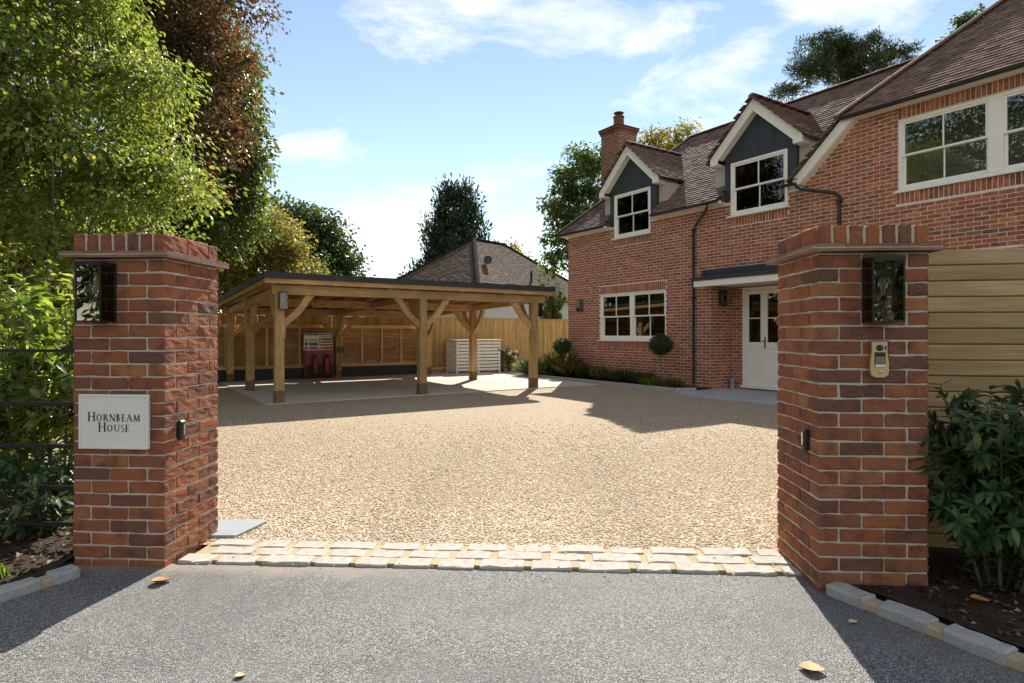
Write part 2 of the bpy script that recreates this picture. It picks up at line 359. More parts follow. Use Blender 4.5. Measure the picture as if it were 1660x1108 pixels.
# ------------------------------------------------------------------ ground
def sheet(name, pts, z, mat, **kw):
    return tag(MB().poly(*[(x, y, z) for x, y in pts]).build(name, mat), kind='structure', **kw)
sheet('ground', [(-900, -900), (900, -900), (900, 1500), (-900, 1500)], -.03, M['grass'])
GX = lambda x: 3.335 - .0524 * (x - 1.59)          # front edge of the setts
sheet('asphalt_driveway', [(-9, -8), (9, -8), (9, GX(9)), (-9, GX(-9))], -.008, M['asphalt'])
sheet('gravel_drive', [(-8.2, GX(-8.2) + .3), (3.2, GX(3.2) + .3), (9, 6.0), (9, 9), (5, 22), (-14, 22), (-13, 12)], 0, M['gravel'])
def gn_stones(name, pts, density, rmin, rmax, z, mat, seed=1):
    o = MB().poly(*[(x, y, z) for x, y in pts]).build(name, mat)
    ng = bpy.data.node_groups.new(name, 'GeometryNodeTree')
    ng.interface.new_socket('Geometry', in_out='INPUT', socket_type='NodeSocketGeometry')
    ng.interface.new_socket('Geometry', in_out='OUTPUT', socket_type='NodeSocketGeometry')
    N = ng.nodes.new; L = ng.links.new
    gi, go = N('NodeGroupInput'), N('NodeGroupOutput')
    dp = N('GeometryNodeDistributePointsOnFaces'); dp.inputs['Density'].default_value = density; dp.inputs['Seed'].default_value = seed
    ico = N('GeometryNodeMeshIcoSphere'); ico.inputs['Radius'].default_value = 1; ico.inputs['Subdivisions'].default_value = 1
    sm = N('GeometryNodeSetMaterial'); sm.inputs['Material'].default_value = mat
    rv = N('FunctionNodeRandomValue'); rv.data_type = 'FLOAT_VECTOR'
    rv.inputs[0].default_value = (rmin, rmin * .7, rmin * .28); rv.inputs[1].default_value = (rmax, rmax * .8, rmax * .36)
    rr = N('FunctionNodeRandomValue'); rr.data_type = 'FLOAT_VECTOR'; rr.inputs[0].default_value = (-.35, -.35, 0); rr.inputs[1].default_value = (.35, .35, 6.28)
    ip = N('GeometryNodeInstanceOnPoints')
    pos = N('GeometryNodeInputPosition'); sx = N('ShaderNodeSeparateXYZ'); mr = N('ShaderNodeMapRange'); L(pos.outputs[0], sx.inputs[0]); L(sx.outputs[1], mr.inputs[0])
    for k_, v_ in zip(range(1, 5), (4.4, 10.4, 1.0, 0.0)): mr.inputs[k_].default_value = v_
    rnd = N('FunctionNodeRandomValue'); rnd.data_type = 'FLOAT'; lt = N('FunctionNodeCompare'); lt.data_type = 'FLOAT'; lt.operation = 'LESS_THAN'
    sq = N('ShaderNodeMath'); sq.operation = 'POWER'; sq.inputs[1].default_value = 2.2; L(mr.outputs[0], sq.inputs[0]); L(rnd.outputs[1], lt.inputs[0]); L(sq.outputs[0], lt.inputs[1]); L(lt.outputs[0], ip.inputs['Selection'])
    L(gi.outputs[0], dp.inputs['Mesh']); L(dp.outputs['Points'], ip.inputs['Points']); L(ico.outputs[0], sm.inputs[0]); L(sm.outputs[0], ip.inputs['Instance'])
    L(rv.outputs[0], ip.inputs['Scale']); L(rr.outputs[0], ip.inputs['Rotation']); L(ip.outputs[0], go.inputs[0])
    md = o.modifiers.new('scatter', 'NODES'); md.node_group = ng
    return o
g = gn_stones('gravel', [(-2.05, GX(-2) + .36), (1.75, GX(1.75) + .36), (3.0, 5.0), (6.0, 10.5), (-5.5, 10.5), (-3.4, 5.2)], 5600, .005, .0115, .003, M['stone'])
tag(g, 'loose golden gravel covering the drive between the brick pillars', 'gravel', kind='stuff')
sg_ = gn_stones('spilled_gravel', [(-1.9, GX(-1.9) - .12), (1.6, GX(1.6) - .12), (1.6, GX(1.6) + .42), (-1.9, GX(-1.9) + .42)], 60, .004, .010, .012, M['stone'], 4)
sg_.modifiers['scatter'].node_group.nodes['Map Range'].inputs[1].default_value = -60; sg_.modifiers['scatter'].node_group.nodes['Map Range'].inputs[2].default_value = -50
sg_.modifiers['scatter'].node_group.nodes['Map Range'].inputs[3].default_value = 1; sg_.modifiers['scatter'].node_group.nodes['Map Range'].inputs[4].default_value = 1
tag(sg_, 'loose gravel stones kicked over the setts and tarmac edge', 'gravel', kind='stuff')
SL = MB().prism([CP(-.25, -.12)[:2], CP(5.8, -.12)[:2], CP(7.95, -.12)[:2], W(.2, -1.12)[:2], W(-3.3, -1.12)[:2], CP(8.8, 6.4)[:2], CP(-.25, 6.4)[:2]], 'z', -.05, .02)
tag(SL.build('concrete_slab', M['slab']), kind='structure')
j = MB()
for u in (2.98,): j.poly(CP(u - .008, -.1, .0215), CP(u + .008, -.1, .0215), CP(u + .008, 6.3, .0215), CP(u - .008, 6.3, .0215))
for v in (2.0,): j.poly(CP(-.2, v, .0222), CP(8.2, v, .0222), CP(8.2, v + .016, .0222), CP(-.2, v + .016, .0222))
tag(j.build('slab_joints', M['oakdark']), kind='structure')
P_ = MB()
for i in range(6):
    for k in range(2):
        s0 = 5.35 + i * .72; b0 = -1.58 + k * .79
        a = [W(s0, b0)[:2], W(s0, b0 + .78)[:2], W(s0 + .71, b0 + .78)[:2], W(s0 + .71, b0)[:2]]
        if i == 0 and k == 0: a = [W(5.75, b0)[:2], W(5.38, b0 + .78)[:2], W(s0 + .71, b0 + .78)[:2], W(s0 + .71, b0)[:2]]
        P_.prism(a, 'z', -.05, .022 + .001 * (i % 2))
P_.prism([W(5.46, .0)[:2], W(5.46, .8)[:2], W(8.9, .8)[:2], W(8.9, .0)[:2]], 'z', -.05, .02)
tag(P_.build('porch_paving', M['paving'], bevel=.003), kind='structure')
sheet('house_flower_bed', [W(-.9, -.98)[:2], W(5.2, -.98)[:2], W(5.44, -.55)[:2], W(5.44, 0)[:2], W(0, 0)[:2], W(-1.0, .0)[:2]], .045, M['soil'])
sheet('left_verge', [(-2.58, 3.72), (-2.52, 3.28), (-2.66, 2.95), (-3.4, 1.4), (-9, -4), (-12, 6), (-3.6, 6.0)], .035, M['soil'])
sheet('side_bed', [(1.68, 3.28), (2.14, 2.44), (3.3, .4), (8, -4), (9, 4.2), (2.2, 4.2), (1.9, 3.5)], .035, M['soil'])

# ------------------------------------------------------------------ roughened brick meshes
def rough_brick(L, D, Hh, seed, amp, mat, cuts=(3, 2, 2)):
    rd = random.Random(seed); bm = bmesh.new()
    bmesh.ops.create_cube(bm, size=1)
    bmesh.ops.scale(bm, vec=(L, D, Hh), verts=bm.verts)
    bmesh.ops.bevel(bm, geom=list(bm.edges), offset=.005, segments=1, affect='EDGES')
    if amp:                     # hand-made faces: a few shallow dents over every side
        bmesh.ops.subdivide_edges(bm, edges=[e for e in bm.edges if e.calc_length() > .04], cuts=3, use_grid_fill=True)
        from mathutils import noise as mn
        for v in bm.verts:
            q = v.co * 22 + Vector((seed * 7.3, seed * 3.1, 0))
            v.co += Vector((mn.noise(q), mn.noise(q + Vector((9, 0, 0))), mn.noise(q + Vector((0, 9, 0))))) * amp * 1.5 + Vector((rd.uniform(-1, 1), rd.uniform(-1, 1), rd.uniform(-1, 1))) * amp * .35
    me = bpy.data.meshes.new('brick'); bm.to_mesh(me); bm.free(); me.materials.append(mat); return me
BR = [rough_brick(.217, .1035, .0655, i, .0028, M['brick']) for i in range(7)]
CB = [rough_brick(.066, .217, .1025, 20 + i, .003, M['brick']) for i in range(4)]
CBH = [rough_brick(.066, .1025, .1025, 30 + i, .003, M['brick']) for i in range(3)]
UNITB = [rough_brick(1, 1, 1, 40 + i, .0, M['hbrick_o']) for i in range(1)]

def make_pillar(loc, rz, label, top):
    p = empty('gate_pillar', loc, rz); tag(p, label, 'gate pillar', 'brick gate pillars')
    S = .5525; rd = random.Random(int(abs(loc[0] * 1000)))
    MB().box(.0055, S - .0055, .0055, S - .0055, -.06, top - .001).build('mortar_core', M['mortar'], p)
    for k in range(24):
        z = top - .075 * k - .0425
        ring = []
        for c in range(4):
            if k % 2 == 0: ring += [(.1075, .05125, 0), (.3325, .05125, 0)]
            else: ring += [(.45 + .1025 - .1075, .05125, 0), (.45 + .1025 - .3325, .05125, 0)]
        for c in range(4):
            for x, y, _ in ring[c * 2:c * 2 + 2]:
                a = c * math.pi / 2; dx, dy = x - S / 2, y - S / 2
                cx = S / 2 + dx * math.cos(a) - dy * math.sin(a); cy = S / 2 + dx * math.sin(a) + dy * math.cos(a)
                o = link('brick', rd.choice(BR), p)
                jit = rd.uniform(-.0005, .0035)
                o.location = (cx + math.sin(a) * jit, cy - math.cos(a) * jit, z + rd.uniform(-.0015, .0015))
                o.rotation_euler = (math.pi * rd.randint(0, 1), rd.uniform(-.006, .006), a + math.pi * rd.randint(0, 1) + rd.uniform(-.008, .008))
    # double creasing course with mortar between, then brick-on-edge coping
    e = .052; z = top + .004
    for layer in range(2):
        zz = z + layer * .022; w3 = (S + 2 * e) / 4
        for i in range(4):
            for jx in range(4):
                if 0 < i < 3 and 0 < jx < 3: continue
                o = link('creasing_tile', CT_MESH, p); o.scale = (w3 - .004, w3 - .004, .014)
                o.location = (-e + w3 * (i + .5), -e + w3 * (jx + .5), zz + .007 + rd.uniform(-.001, .001)); o.rotation_euler = (rd.uniform(-.006, .006), rd.uniform(-.006, .006), 0)
    MB().box(-e + .006, S + e - .006, -e + .006, S + e - .006, z + .004, z + .033).build('mortar_bed', M['mortar'], p)
    zt = z + .036
    MB().box(.008, S - .008, .008, S - .008, zt, zt + .094).build('coping_mortar', M['mortar'], p)
    for i in range(7):
        x = .033 + i * (S - .066) / 6
        for y, L in ((.1085, 0), (.3335, 0), (.5, 1)):
            o = link('brick', rd.choice(CBH if L else CB), p)
            o.location = (x, y, zt + .052 + rd.uniform(-.002, .002)); o.rotation_euler = (rd.uniform(-.01, .01), math.pi * rd.randint(0, 1), rd.uniform(-.012, .012))
    return p
CT_MESH = MB().box(-.5, .5, -.5, .5, -.5, .5).mesh('creasing_tile', M['creasing'])
TH = R(-3.2); THL = R(-4.0)
def corner(cx, cy, side):      # lower-left local origin so that the given front corner lands on (cx, cy)
    if side == 'left': return (cx, cy, 0)
    return (cx - .5525 * math.cos(THL), cy - .5525 * math.sin(THL), 0)
PLo = corner(-1.992, 3.465, 'right'); PRo = corner(1.591, 3.14, 'left')
make_pillar(PLo, THL, 'square red brick gate pillar carrying the white HORNBEAM HOUSE plaque', 1.764)
make_pillar((PRo[0], PRo[1], 0), TH, 'square red brick gate pillar with the gold entry intercom on its front', 1.752)
def onp(o, x, y, z=0):         # a point in a pillar's frame
    th = THL if o is PLo else TH
    return (o[0] + x * math.cos(th) - y * math.sin(th), o[1] + x * math.sin(th) + y * math.cos(th), z)

# ------------------------------------------------------------------ box lanterns
def make_lantern(loc, rz, w_, d_, h_, label, solid=False):
    """back plate on local y=0, front towards local -y"""
    L = empty('wall_lantern', loc, rz); tag(L, label, 'lantern', 'black box lanterns')
    t = .008 * w_ / .15; mm = M['bronze'] if not solid else M['black']
    bpw = w_ * (.30 if not solid else .5); MB().box(-bpw, bpw, -.006, 0, 0, h_).build('back_plate', mm, L)
    f = MB()
    for x in (-w_ / 2, w_ / 2 - t): f.box(x, x + t, -d_, -d_ + t, t, h_ - t)
    f.box(-w_ / 2, w_ / 2, -d_, -.0065, 0, t); f.box(-w_ / 2, w_ / 2, -d_, -.0065, h_ - t * 2.4, h_)
    for x in (-w_ / 2, w_ / 2 - t): f.box(x, x + t, -t - .007, -.0068, t, h_ - 2.5 * t)
    f.build('frame', mm, L)
    g = MB(); g.box(-w_ / 2 + t, w_ / 2 - t, -d_ + .002, -d_ + .0035, t, h_ - 2.4 * t)
    for x in (-w_ / 2 + .002, w_ / 2 - .0035): g.box(x, x + .0015, -d_ + t, -t - .0075, t, h_ - 2.4 * t)
    g.build('glass', M['lglass'], L)
    MB().lathe([(.017, t), (.017, h_ * .36), (.013, h_ * .37)], 12, (0, -d_ * .5)).build('lamp_holder', mm, L)
    b = MB().lathe([(.012, h_ * .37), (.014, h_ * .42), (.028, h_ * .56), (.032, h_ * .64), (.024, h_ * .70), (.008, h_ * .725)], 14, (0, -d_ * .5)).build('bulb', M['lglass'], L, smooth=True)
    MB().tube([(-.006, -d_ * .5, h_ * .42), (-.012, -d_ * .5, h_ * .62), (0, -d_ * .5, h_ * .44), (.012, -d_ * .5, h_ * .62), (.006, -d_ * .5, h_ * .42)], .0012, 5).build('filament', M['gold_metal'], b)
    return L
make_lantern(onp(PLo, .193, 0, 1.398), THL, .15, .13, .336, 'black glazed box lantern above the white name plaque')
make_lantern(onp(PRo, .295, 0, 1.39), TH, .158, .11, .328, 'black glazed box lantern above the gold intercom')

# ------------------------------------------------------------------ name plaque
def serif(ch):
    """strokes of a roman capital: (kind, data) in a box one unit high"""
    T, t, k = .15, .055, .09
    def bar(x0, y0, x1, y1, w0): return ('bar', x0, y0, x1, y1, w0)
    def stem(x, w0=T): return [bar(x, 0, x, 1, w0), bar(x - k - .06, .02, x + k + .06, .02, .035), bar(x - k - .06, .98, x + k + .06, .98, .035)]
    if ch == 'H': return .86, stem(.14) + stem(.72) + [bar(.14, .52, .72, .52, t)]
    if ch == 'O': return .92, [('arc', .44, .5, .38, .48, 0, 360, T, t)]
    if ch == 'R': return .74, stem(.14) + [('arc', .22, .74, .36, .24, -90, 90, T, t), bar(.14, .97, .26, .97, t), bar(.14, .5, .26, .5, t), bar(.34, .5, .66, .02, T), bar(.60, .02, .78, .02, .035)]
    if ch == 'N': return .90, stem(.14, .06) + [bar(.12, .98, .76, .02, T), bar(.76, 0, .76, 1, .06), bar(.64, .98, .88, .98, .035)]
    if ch == 'B': return .66, stem(.14) + [('arc', .2, .76, .26, .22, -90, 90, T, t), ('arc', .2, .28, .32, .26, -90, 90, T, t), bar(.14, .97, .22, .97, t), bar(.14, .53, .22, .53, t), bar(.14, .03, .22, .03, t)]
    if ch == 'E': return .60, stem(.14) + [bar(.14, .97, .5, .97, t), bar(.14, .52, .44, .52, t), bar(.14, .03, .54, .03, t), bar(.5, .86, .5, .98, .03), bar(.54, .02, .54, .17, .03), bar(.44, .45, .44, .59, .03)]
    if ch == 'A': return .84, [bar(.40, 1, .06, 0, .06), bar(.38, 1, .74, 0, T), bar(.18, .34, .6, .34, t), bar(-.04, .02, .16, .02, .035), bar(.62, .02, .86, .02, .035)]
    if ch == 'M': return 1.0, [bar(.16, 0, .2, 1, .06), bar(.2, .98, .5, .05, T), bar(.5, .05, .8, .98, .06), bar(.8, 1, .86, 0, T), bar(.06, .02, .26, .02, .035), bar(.74, .02, .98, .02, .035)]
    if ch == 'U': return .84, [bar(.14, .35, .14, 1, T), bar(.70, .35, .70, 1, .06), ('arc', .42, .36, .28, .33, 180, 360, T * .8, t), bar(.0, .98, .28, .98, .035), bar(.6, .98, .82, .98, .035)]
    if ch == 'S': return .56, [('arc', .28, .74, .20, .22, 40, 270, .09, t), ('arc', .28, .27, .23, .25, -140, 90, .09, t)]
def letter_mesh(ch, size, depth):
    adv, st = serif(ch); mb = MB()
    def quad(pts): mb.prism([(a * size, b * size) for a, b in pts], 'y', 0, -depth)
    for q in st:
        if q[0] == 'bar':
            _, x0, y0, x1, y1, w0 = q; dx, dy = x1 - x0, y1 - y0; L = math.hypot(dx, dy); nx, ny = -dy / L * w0 / 2, dx / L * w0 / 2
            quad([(x0 + nx, y0 + ny), (x0 - nx, y0 - ny), (x1 - nx, y1 - ny), (x1 + nx, y1 + ny)])
        else:
            _, cx, cy, rx, ry, a0, a1, wv, wh = q; N = max(6, int(abs(a1 - a0) / 15))
            for i in range(N):
                q4 = []
                for a in (a0 + (a1 - a0) * i / N, a0 + (a1 - a0) * (i + 1) / N):
                    c, s_ = math.cos(R(a)), math.sin(R(a))
                    q4.append(((cx + rx * c, cy + ry * s_), (cx + (rx - wv) * c, cy + (ry - wh) * s_)))
                quad([q4[0][0], q4[0][1], q4[1][1], q4[1][0]])
    return adv * size, mb
sg = empty('name_plaque', onp(PLo, .262, -.003, .672), THL); tag(sg, 'white rectangular plaque lettered HORNBEAM HOUSE on the brick gate pillar', 'sign')
MB().box(-.208, .208, -.020, 0, 0, .312).build('panel', M['white'], sg, bevel=.003)
fb = MB()
for a in ((-.208, .208, .298, .312), (-.208, .208, 0, .014)): fb.box(a[0], a[1], -.025, -.0205, a[2], a[3])
for x in (-.208, .194): fb.box(x, x + .014, -.025, -.0205, .0145, .2975)
fb.build('border', M['white'], sg, bevel=.0015)
for text, cy, big, small in (('HORNBEAM', .158, .054, .042), ('HOUSE', .098, .054, .042)):
    x = 0; ms = []
    for i, ch in enumerate(text):
        a, mb = letter_mesh(ch, big if i == 0 else small, .0012); ms.append((x, mb)); x += a + .0045
    for x0, mb in ms:
        o = mb.build('letter', M['ink'], sg); o.location = (x0 - x / 2 + .006, -.0206, cy)

# photocells and intercom
def sensor(loc, rz, label):
    s = empty('gate_sensor', loc, rz); tag(s, label, 'sensor', 'gate safety sensors')
    MB().box(-.024, .024, -.028, 0, 0, .118).build('housing', M['black'], s, bevel=.007)
    MB().box(-.015, .015, -.0305, -.0285, .03, .10).build('lens_window', M['lglass'], s)
    return s
sensor(onp(PLo, .555, .13, .70), THL + R(90), 'small black sensor on the lit inner face of the plaque pillar')
sensor(onp(PRo, 0, .125, .70), TH - R(90), 'small black sensor on the shaded inner face of the intercom pillar')
ic = empty('intercom', onp(PRo, .292, -.001, 1.107), TH); tag(ic, 'gold video intercom with dark screen below the lantern on the brick pillar', 'intercom')
MB().box(-.030, .058, -.012, 0, .022, .19).build('wall_box', M['lead'], ic, bevel=.003)
MB().prism([(-.045, .03), (-.040, .010), (-.020, 0), (.020, 0), (.040, .010), (.046, .03), (.046, .07), (.038, .13), (.038, .186), (-.038, .186), (-.038, .13), (-.046, .07)], 'y', -.034, -.0125).build('face_plate', M['gold_metal'], ic, bevel=.002)
o = MB().lathe([(.016, 0), (.016, .005), (.011, .007)], 16).build('camera_lens', M['black'], ic, smooth=True)
o.location = (-.002, -.0345, .153); o.rotation_euler = (R(90), 0, 0)
MB().box(.024, .030, -.037, -.0345, .143, .163).build('speaker_slot', M['black'], ic)
MB().box(-.027, .027, -.0365, -.0345, .054, .130).build('screen', M['black'], ic, bevel=.001)
MB().box(-.025, .025, -.0385, -.037, .056, .068).build('name_label', M['paper'], ic)
for k in range(6): MB().box(-.021 + k * .0075, -.018 + k * .0075, -.0385, -.037, .072, .108).build('screen_stripe', M['gold_metal'], ic)
o = MB().lathe([(.009, 0), (.009, .004), (.006, .006)], 14).build('call_button', M['steel'], ic, smooth=True); o.location = (0, -.0345, .030); o.rotation_euler = (R(90), 0, 0)

# ------------------------------------------------------------------ setts and kerbs
def rough_stone(L, D, Hh, seed, amp, mat):
    rd = random.Random(seed); bm = bmesh.new(); bmesh.ops.create_cube(bm, size=1)
    bmesh.ops.subdivide_edges(bm, edges=[e for e in bm.edges if abs(e.verts[0].co.x - e.verts[1].co.x) > .5], cuts=3)
    bmesh.ops.scale(bm, vec=(L, D, Hh), verts=bm.verts)
    bmesh.ops.bevel(bm, geom=[e for e in bm.edges if len(e.link_faces) == 2 and e.calc_face_angle(0) > .5], offset=min(D, Hh) * .10, segments=1, affect='EDGES')
    for v in bm.verts: v.co += Vector((rd.uniform(-1, 1), rd.uniform(-1, 1), rd.uniform(-1, 1))) * amp
    me = bpy.data.meshes.new('stone'); bm.to_mesh(me); bm.free(); me.materials.append(mat); return me
M['sett'] = simple('pale sett', (.45, .415, .36), .9, var=.35, nscale=25, bump=.7, spec=.2)
st = empty('sett_threshold', (0, GX(0), 0), math.atan(-.0524)); tag(st, 'three rows of pale stone setts bedded in ochre mortar across the gateway', 'stone edging')
MB().box(-1.93, 1.62, .045, .385, -.04, .0015).build('mortar_bed', M['gold'], st)
for row in range(3):
    x = -1.93 + random.uniform(-.06, .02) + .1 * (row % 2)
    k = 0
    while x < 1.6:
        L = random.uniform(.19, .30)
        if x + L > 1.63: L = 1.63 - x
        if L > .07:
            o = link('sett', rough_stone(L - .012, random.uniform(.114, .124), .06, row * 50 + k, .0032, M['sett']), st)
            o.location = (x + L / 2, .068 + row * .128 + random.uniform(-.004, .004), -.0215 + random.uniform(-.003, .003)); o.rotation_euler = (random.uniform(-.02, .02), random.uniform(-.01, .01), random.uniform(-.012, .012))
        x += L + random.uniform(.022, .036); k += 1
def kerb(pts, label, lens):
    a = Vector((*pts[0], 0)); b = Vector((*pts[1], 0)); d = (b - a).normalized()
    kb = empty('granite_kerb', a, math.atan2(d.y, d.x)); tag(kb, label, 'kerb', 'granite kerbs'); x = 0
    tot = sum(lens) + .055 * len(lens)
    MB().box(0, tot, -.045, .045, -.06, .030).build('mortar_joint', M['gold'], kb, bevel=.006)
    for i, L in enumerate(lens):
        o = link('kerb_stone', rough_stone(L, .105, .13, i + 300 + int(abs(a.x) * 10), .005, M['granite']), kb)
        o.location = (x + L / 2, 0, -.018); o.rotation_euler = (0, 0, random.uniform(-.02, .02)); x += L + .055
    return kb
kerb([(-2.42, 3.36), (-3.4, 1.55)], 'pale granite kerb running off from the plaque pillar', [.13, .30, .32, .34, .33])
kerb([(1.655, 3.13), (2.72, 1.25)], 'pale granite kerb running off from the intercom pillar', [.20, .225, .235, .28, .30, .32])
sl = MB().prism([(-2.1, 4.27), (-1.753, 4.273), (-1.72, 4.24), (-1.80, 3.93), (-2.1, 3.93)], 'z', -.01, .022).build('slate_slab', M['slate'], bevel=.003)
tag(sl, 'flat grey slate slab on the gravel behind the plaque pillar', 'stone slab')

# ------------------------------------------------------------------ leaves and trees
def add_mesh(name, V, F, mat, parent=None, smooth=False):
    me = bpy.data.meshes.new(name); nv, nf = len(V), len(F); k = F.shape[1]
    me.vertices.add(nv); me.vertices.foreach_set('co', np.asarray(V, np.float32).ravel())
    me.loops.add(nf * k); me.polygons.add(nf)
    me.loops.foreach_set('vertex_index', np.asarray(F, np.int32).ravel())
    me.polygons.foreach_set('loop_start', np.arange(0, nf * k, k, dtype=np.int32))
    me.update(calc_edges=True); me.validate(); me.materials.append(mat)
    return link(name, me, parent)
def norm(a): return a / np.maximum(np.linalg.norm(a, axis=1, keepdims=True), 1e-9)
def leaf_geo(P, D, Nn, size, asp=.55, fold=.25, curl=.15):
    """leaf blades: base P, pointing along D, facing Nn; two bent halves each"""
    n = len(P); size = np.broadcast_to(size, (n,))[:, None]
    D = norm(D); S = norm(np.cross(D, Nn)); Nn = np.cross(S, D)
    m = P + D * size * .45
    a = P; b = m + S * size * asp / 2 + Nn * size * fold * .3; c = P + D * size - Nn * size * curl; d = m - S * size * asp / 2 + Nn * size * fold * .3
    V = np.stack([a, b, c, d], 1).reshape(-1, 3)
    i = np.arange(n)[:, None] * 4
    F = np.concatenate([i + np.array([[0, 1, 2]]), i + np.array([[0, 2, 3]])], 0)
    return V, F
def cluster_points(blobs, ncl, shell=.5, seed=0):
    """cluster centres in a union of ellipsoids (cx,cy,cz,rx,ry,rz), most near the skin"""
    g = np.random.default_rng(seed); out = []; vol = np.array([b[3] * b[4] * b[5] for b in blobs]) ** .75; vol /= vol.sum()
    for b, v in zip(blobs, vol):
        k = max(3, int(ncl * v)); d = norm(g.normal(size=(k, 3))); r = shell + (1 - shell) * g.random((k, 1)) ** .6
        r *= 1 + .12 * g.normal(size=(k, 1))
        out.append(np.array(b[:3]) + d * r * np.array(b[3:]))
    return np.concatenate(out)
def tree(name, label, cat, base, blobs, ncl, per, spread, size, lmat, bark, group=None, trunk_r=.2, shell=.45, droop=.3, asp=.6, seed=0, squash=.7, limbs=14, trunk_top=None, flat=.6, keep=None, twig=.35):
    g = np.random.default_rng(seed + 5); rd = random.Random(seed)
    base = np.array(base, float); T = empty(name, base); tag(T, label, cat, group)
    cl = cluster_points(blobs, ncl, shell, seed)
    if keep is not None: cl = cl[keep(cl)]
    k = len(cl); idx = np.repeat(np.arange(k), per)
    off = np.clip(g.normal(size=(k * per, 3)), -1.7, 1.7) * spread * np.array([1, 1, squash])
    off *= np.repeat(g.uniform(.55, 1.35, (k, 1)), per, 0)
    P = cl[idx] + off
    cen = np.mean(np.array([b[:3] for b in blobs]), 0)
    D = norm(off + g.normal(size=off.shape) * spread * .8) + np.array([0, 0, -droop]) * (1 + g.random((len(P), 1)))
    Nn = norm(norm(P - cen) * .5 + g.normal(size=off.shape) * flat + np.array([0, 0, .55]))
    V, F = leaf_geo(P, D, Nn, size * g.uniform(.45, 1.5, len(P)), asp)
    add_mesh('crown', V - base, F, lmat, T)
    # trunk and limbs
    top = np.array(trunk_top if trunk_top is not None else [cen[0], cen[1], max(b[2] for b in blobs)])
    pts = []; n = 9
    for i in range(n):
        t = i / (n - 1); q = base * (1 - t) + top * t
        q[:2] += g.normal(size=2) * trunk_r * .5 * math.sin(t * math.pi); pts.append(q - base)
    tb = MB().tube(pts, [trunk_r * (1.35 if i == 0 else 1) * (1 - .85 * (i / (n - 1)) ** .9) for i in range(n)], 10)
    tk = tb.build('trunk', bark, T, smooth=True)
    br = MB()
    sel = [rd.randrange(k) for _ in range(limbs)]
    ends = []
    for s_ in sel:
        e = cl[s_] - base; t = min(.95, max(.25, (e[2] - .25 * np.linalg.norm(e[:2])) / max(1e-3, (top - base)[2])))
        i = t * (n - 1); a = pts[int(i)] * (1 - i % 1) + pts[min(n - 1, int(i) + 1)] * (i % 1)
        mid = (a + e) / 2 + g.normal(size=3) * .08 * np.linalg.norm(e - a) + np.array([0, 0, .06 * np.linalg.norm(e - a)])
        r0 = trunk_r * (1 - .8 * t) * .55
        q = [a, a * .6 + mid * .4, mid, mid * .45 + e * .55, e]
        br.tube(q, [r0, r0 * .8, r0 * .55, r0 * .35, r0 * .12], 6, caps=False); ends += [mid, q[3], q[1]]
    ends = np.array(ends)
    if twig:
        for c_ in cl[g.permutation(k)[:int(k * twig)]] - base:
            a = ends[np.argmin(np.linalg.norm(ends - c_, axis=1))]; mid = (a + c_) / 2 + g.normal(size=3) * .05 * np.linalg.norm(c_ - a)
            r0 = min(trunk_r * .09, .03); br.tube([a, mid, c_], [r0, r0 * .7, r0 * .3], 4, caps=False)
    br.build('branches', bark, T, smooth=True)
    return T
G = lambda *s: [(p, c) for p, c in s]
M['lf_horn'] = leaf_mat('hornbeam leaf', G((0, (.10, .155, .035)), (.35, (.17, .22, .055)), (.6, (.12, .175, .04)), (.85, (.24, .27, .08)), (1, (.30, .26, .09))), .55)
M['lf_field'] = leaf_mat('maple leaf', G((0, (.06, .10, .025)), (.5, (.11, .15, .04)), (.9, (.17, .19, .06)), (1, (.24, .18, .07))), .5)
M['lf_copper'] = leaf_mat('copper beech leaf', G((0, (.09, .038, .028)), (.28, (.15, .055, .036)), (.42, (.05, .075, .024)), (.66, (.08, .105, .032)), (.82, (.19, .08, .045)), (1, (.12, .12, .04))), .45, (1.7, 1.3, 1.0))
M['lf_oak'] = leaf_mat('oak leaf', G((0, (.045, .075, .020)), (.5, (.075, .115, .028)), (.85, (.115, .15, .04)), (1, (.18, .18, .055))), .42)
M['lf_mix'] = leaf_mat('autumn leaf', G((0, (.13, .15, .04)), (.3, (.20, .21, .055)), (.55, (.26, .15, .07)), (.75, (.14, .18, .045)), (1, (.32, .21, .09))), .55)
M['lf_dark'] = leaf_mat('dark green leaf', G((0, (.032, .058, .018)), (.6, (.058, .09, .026)), (1, (.10, .13, .036))), .38)
M['lf_cyp'] = leaf_mat('cypress spray', G((0, (.020, .042, .020)), (.6, (.034, .060, .026)), (1, (.055, .085, .03))), .2, (1, 1, .7))
M['lf_pine'] = leaf_mat('pine needles', G((0, (.05, .07, .035)), (.6, (.085, .105, .05)), (1, (.14, .14, .065))), .3, (1.3, 1.3, .8))
M['lf_yellow'] = leaf_mat('yellowing leaf', G((0, (.10, .13, .03)), (.5, (.20, .17, .04)), (1, (.28, .19, .05))), .5)
M['lf_laurel'] = leaf_mat('laurel leaf', G((0, (.042, .085, .034)), (.5, (.070, .130, .048)), (.9, (.105, .165, .06)), (1, (.17, .20, .08))), .25, (1.3, 1.4, .7), rough=.42, spec=.35)
M['lf_box'] = leaf_mat('box leaf', G((0, (.022, .048, .012)), (.6, (.04, .075, .018)), (1, (.07, .11, .03))), .25, rough=.35)
M['lf_silver'] = leaf_mat('lavender leaf', G((0, (.17, .20, .12)), (.6, (.24, .28, .17)), (1, (.30, .33, .19))), .3)
M['lf_straw'] = leaf_mat('straw grass', G((0, (.20, .15, .06)), (.5, (.13, .12, .05)), (1, (.28, .21, .10))), .4)

exec_trees = []
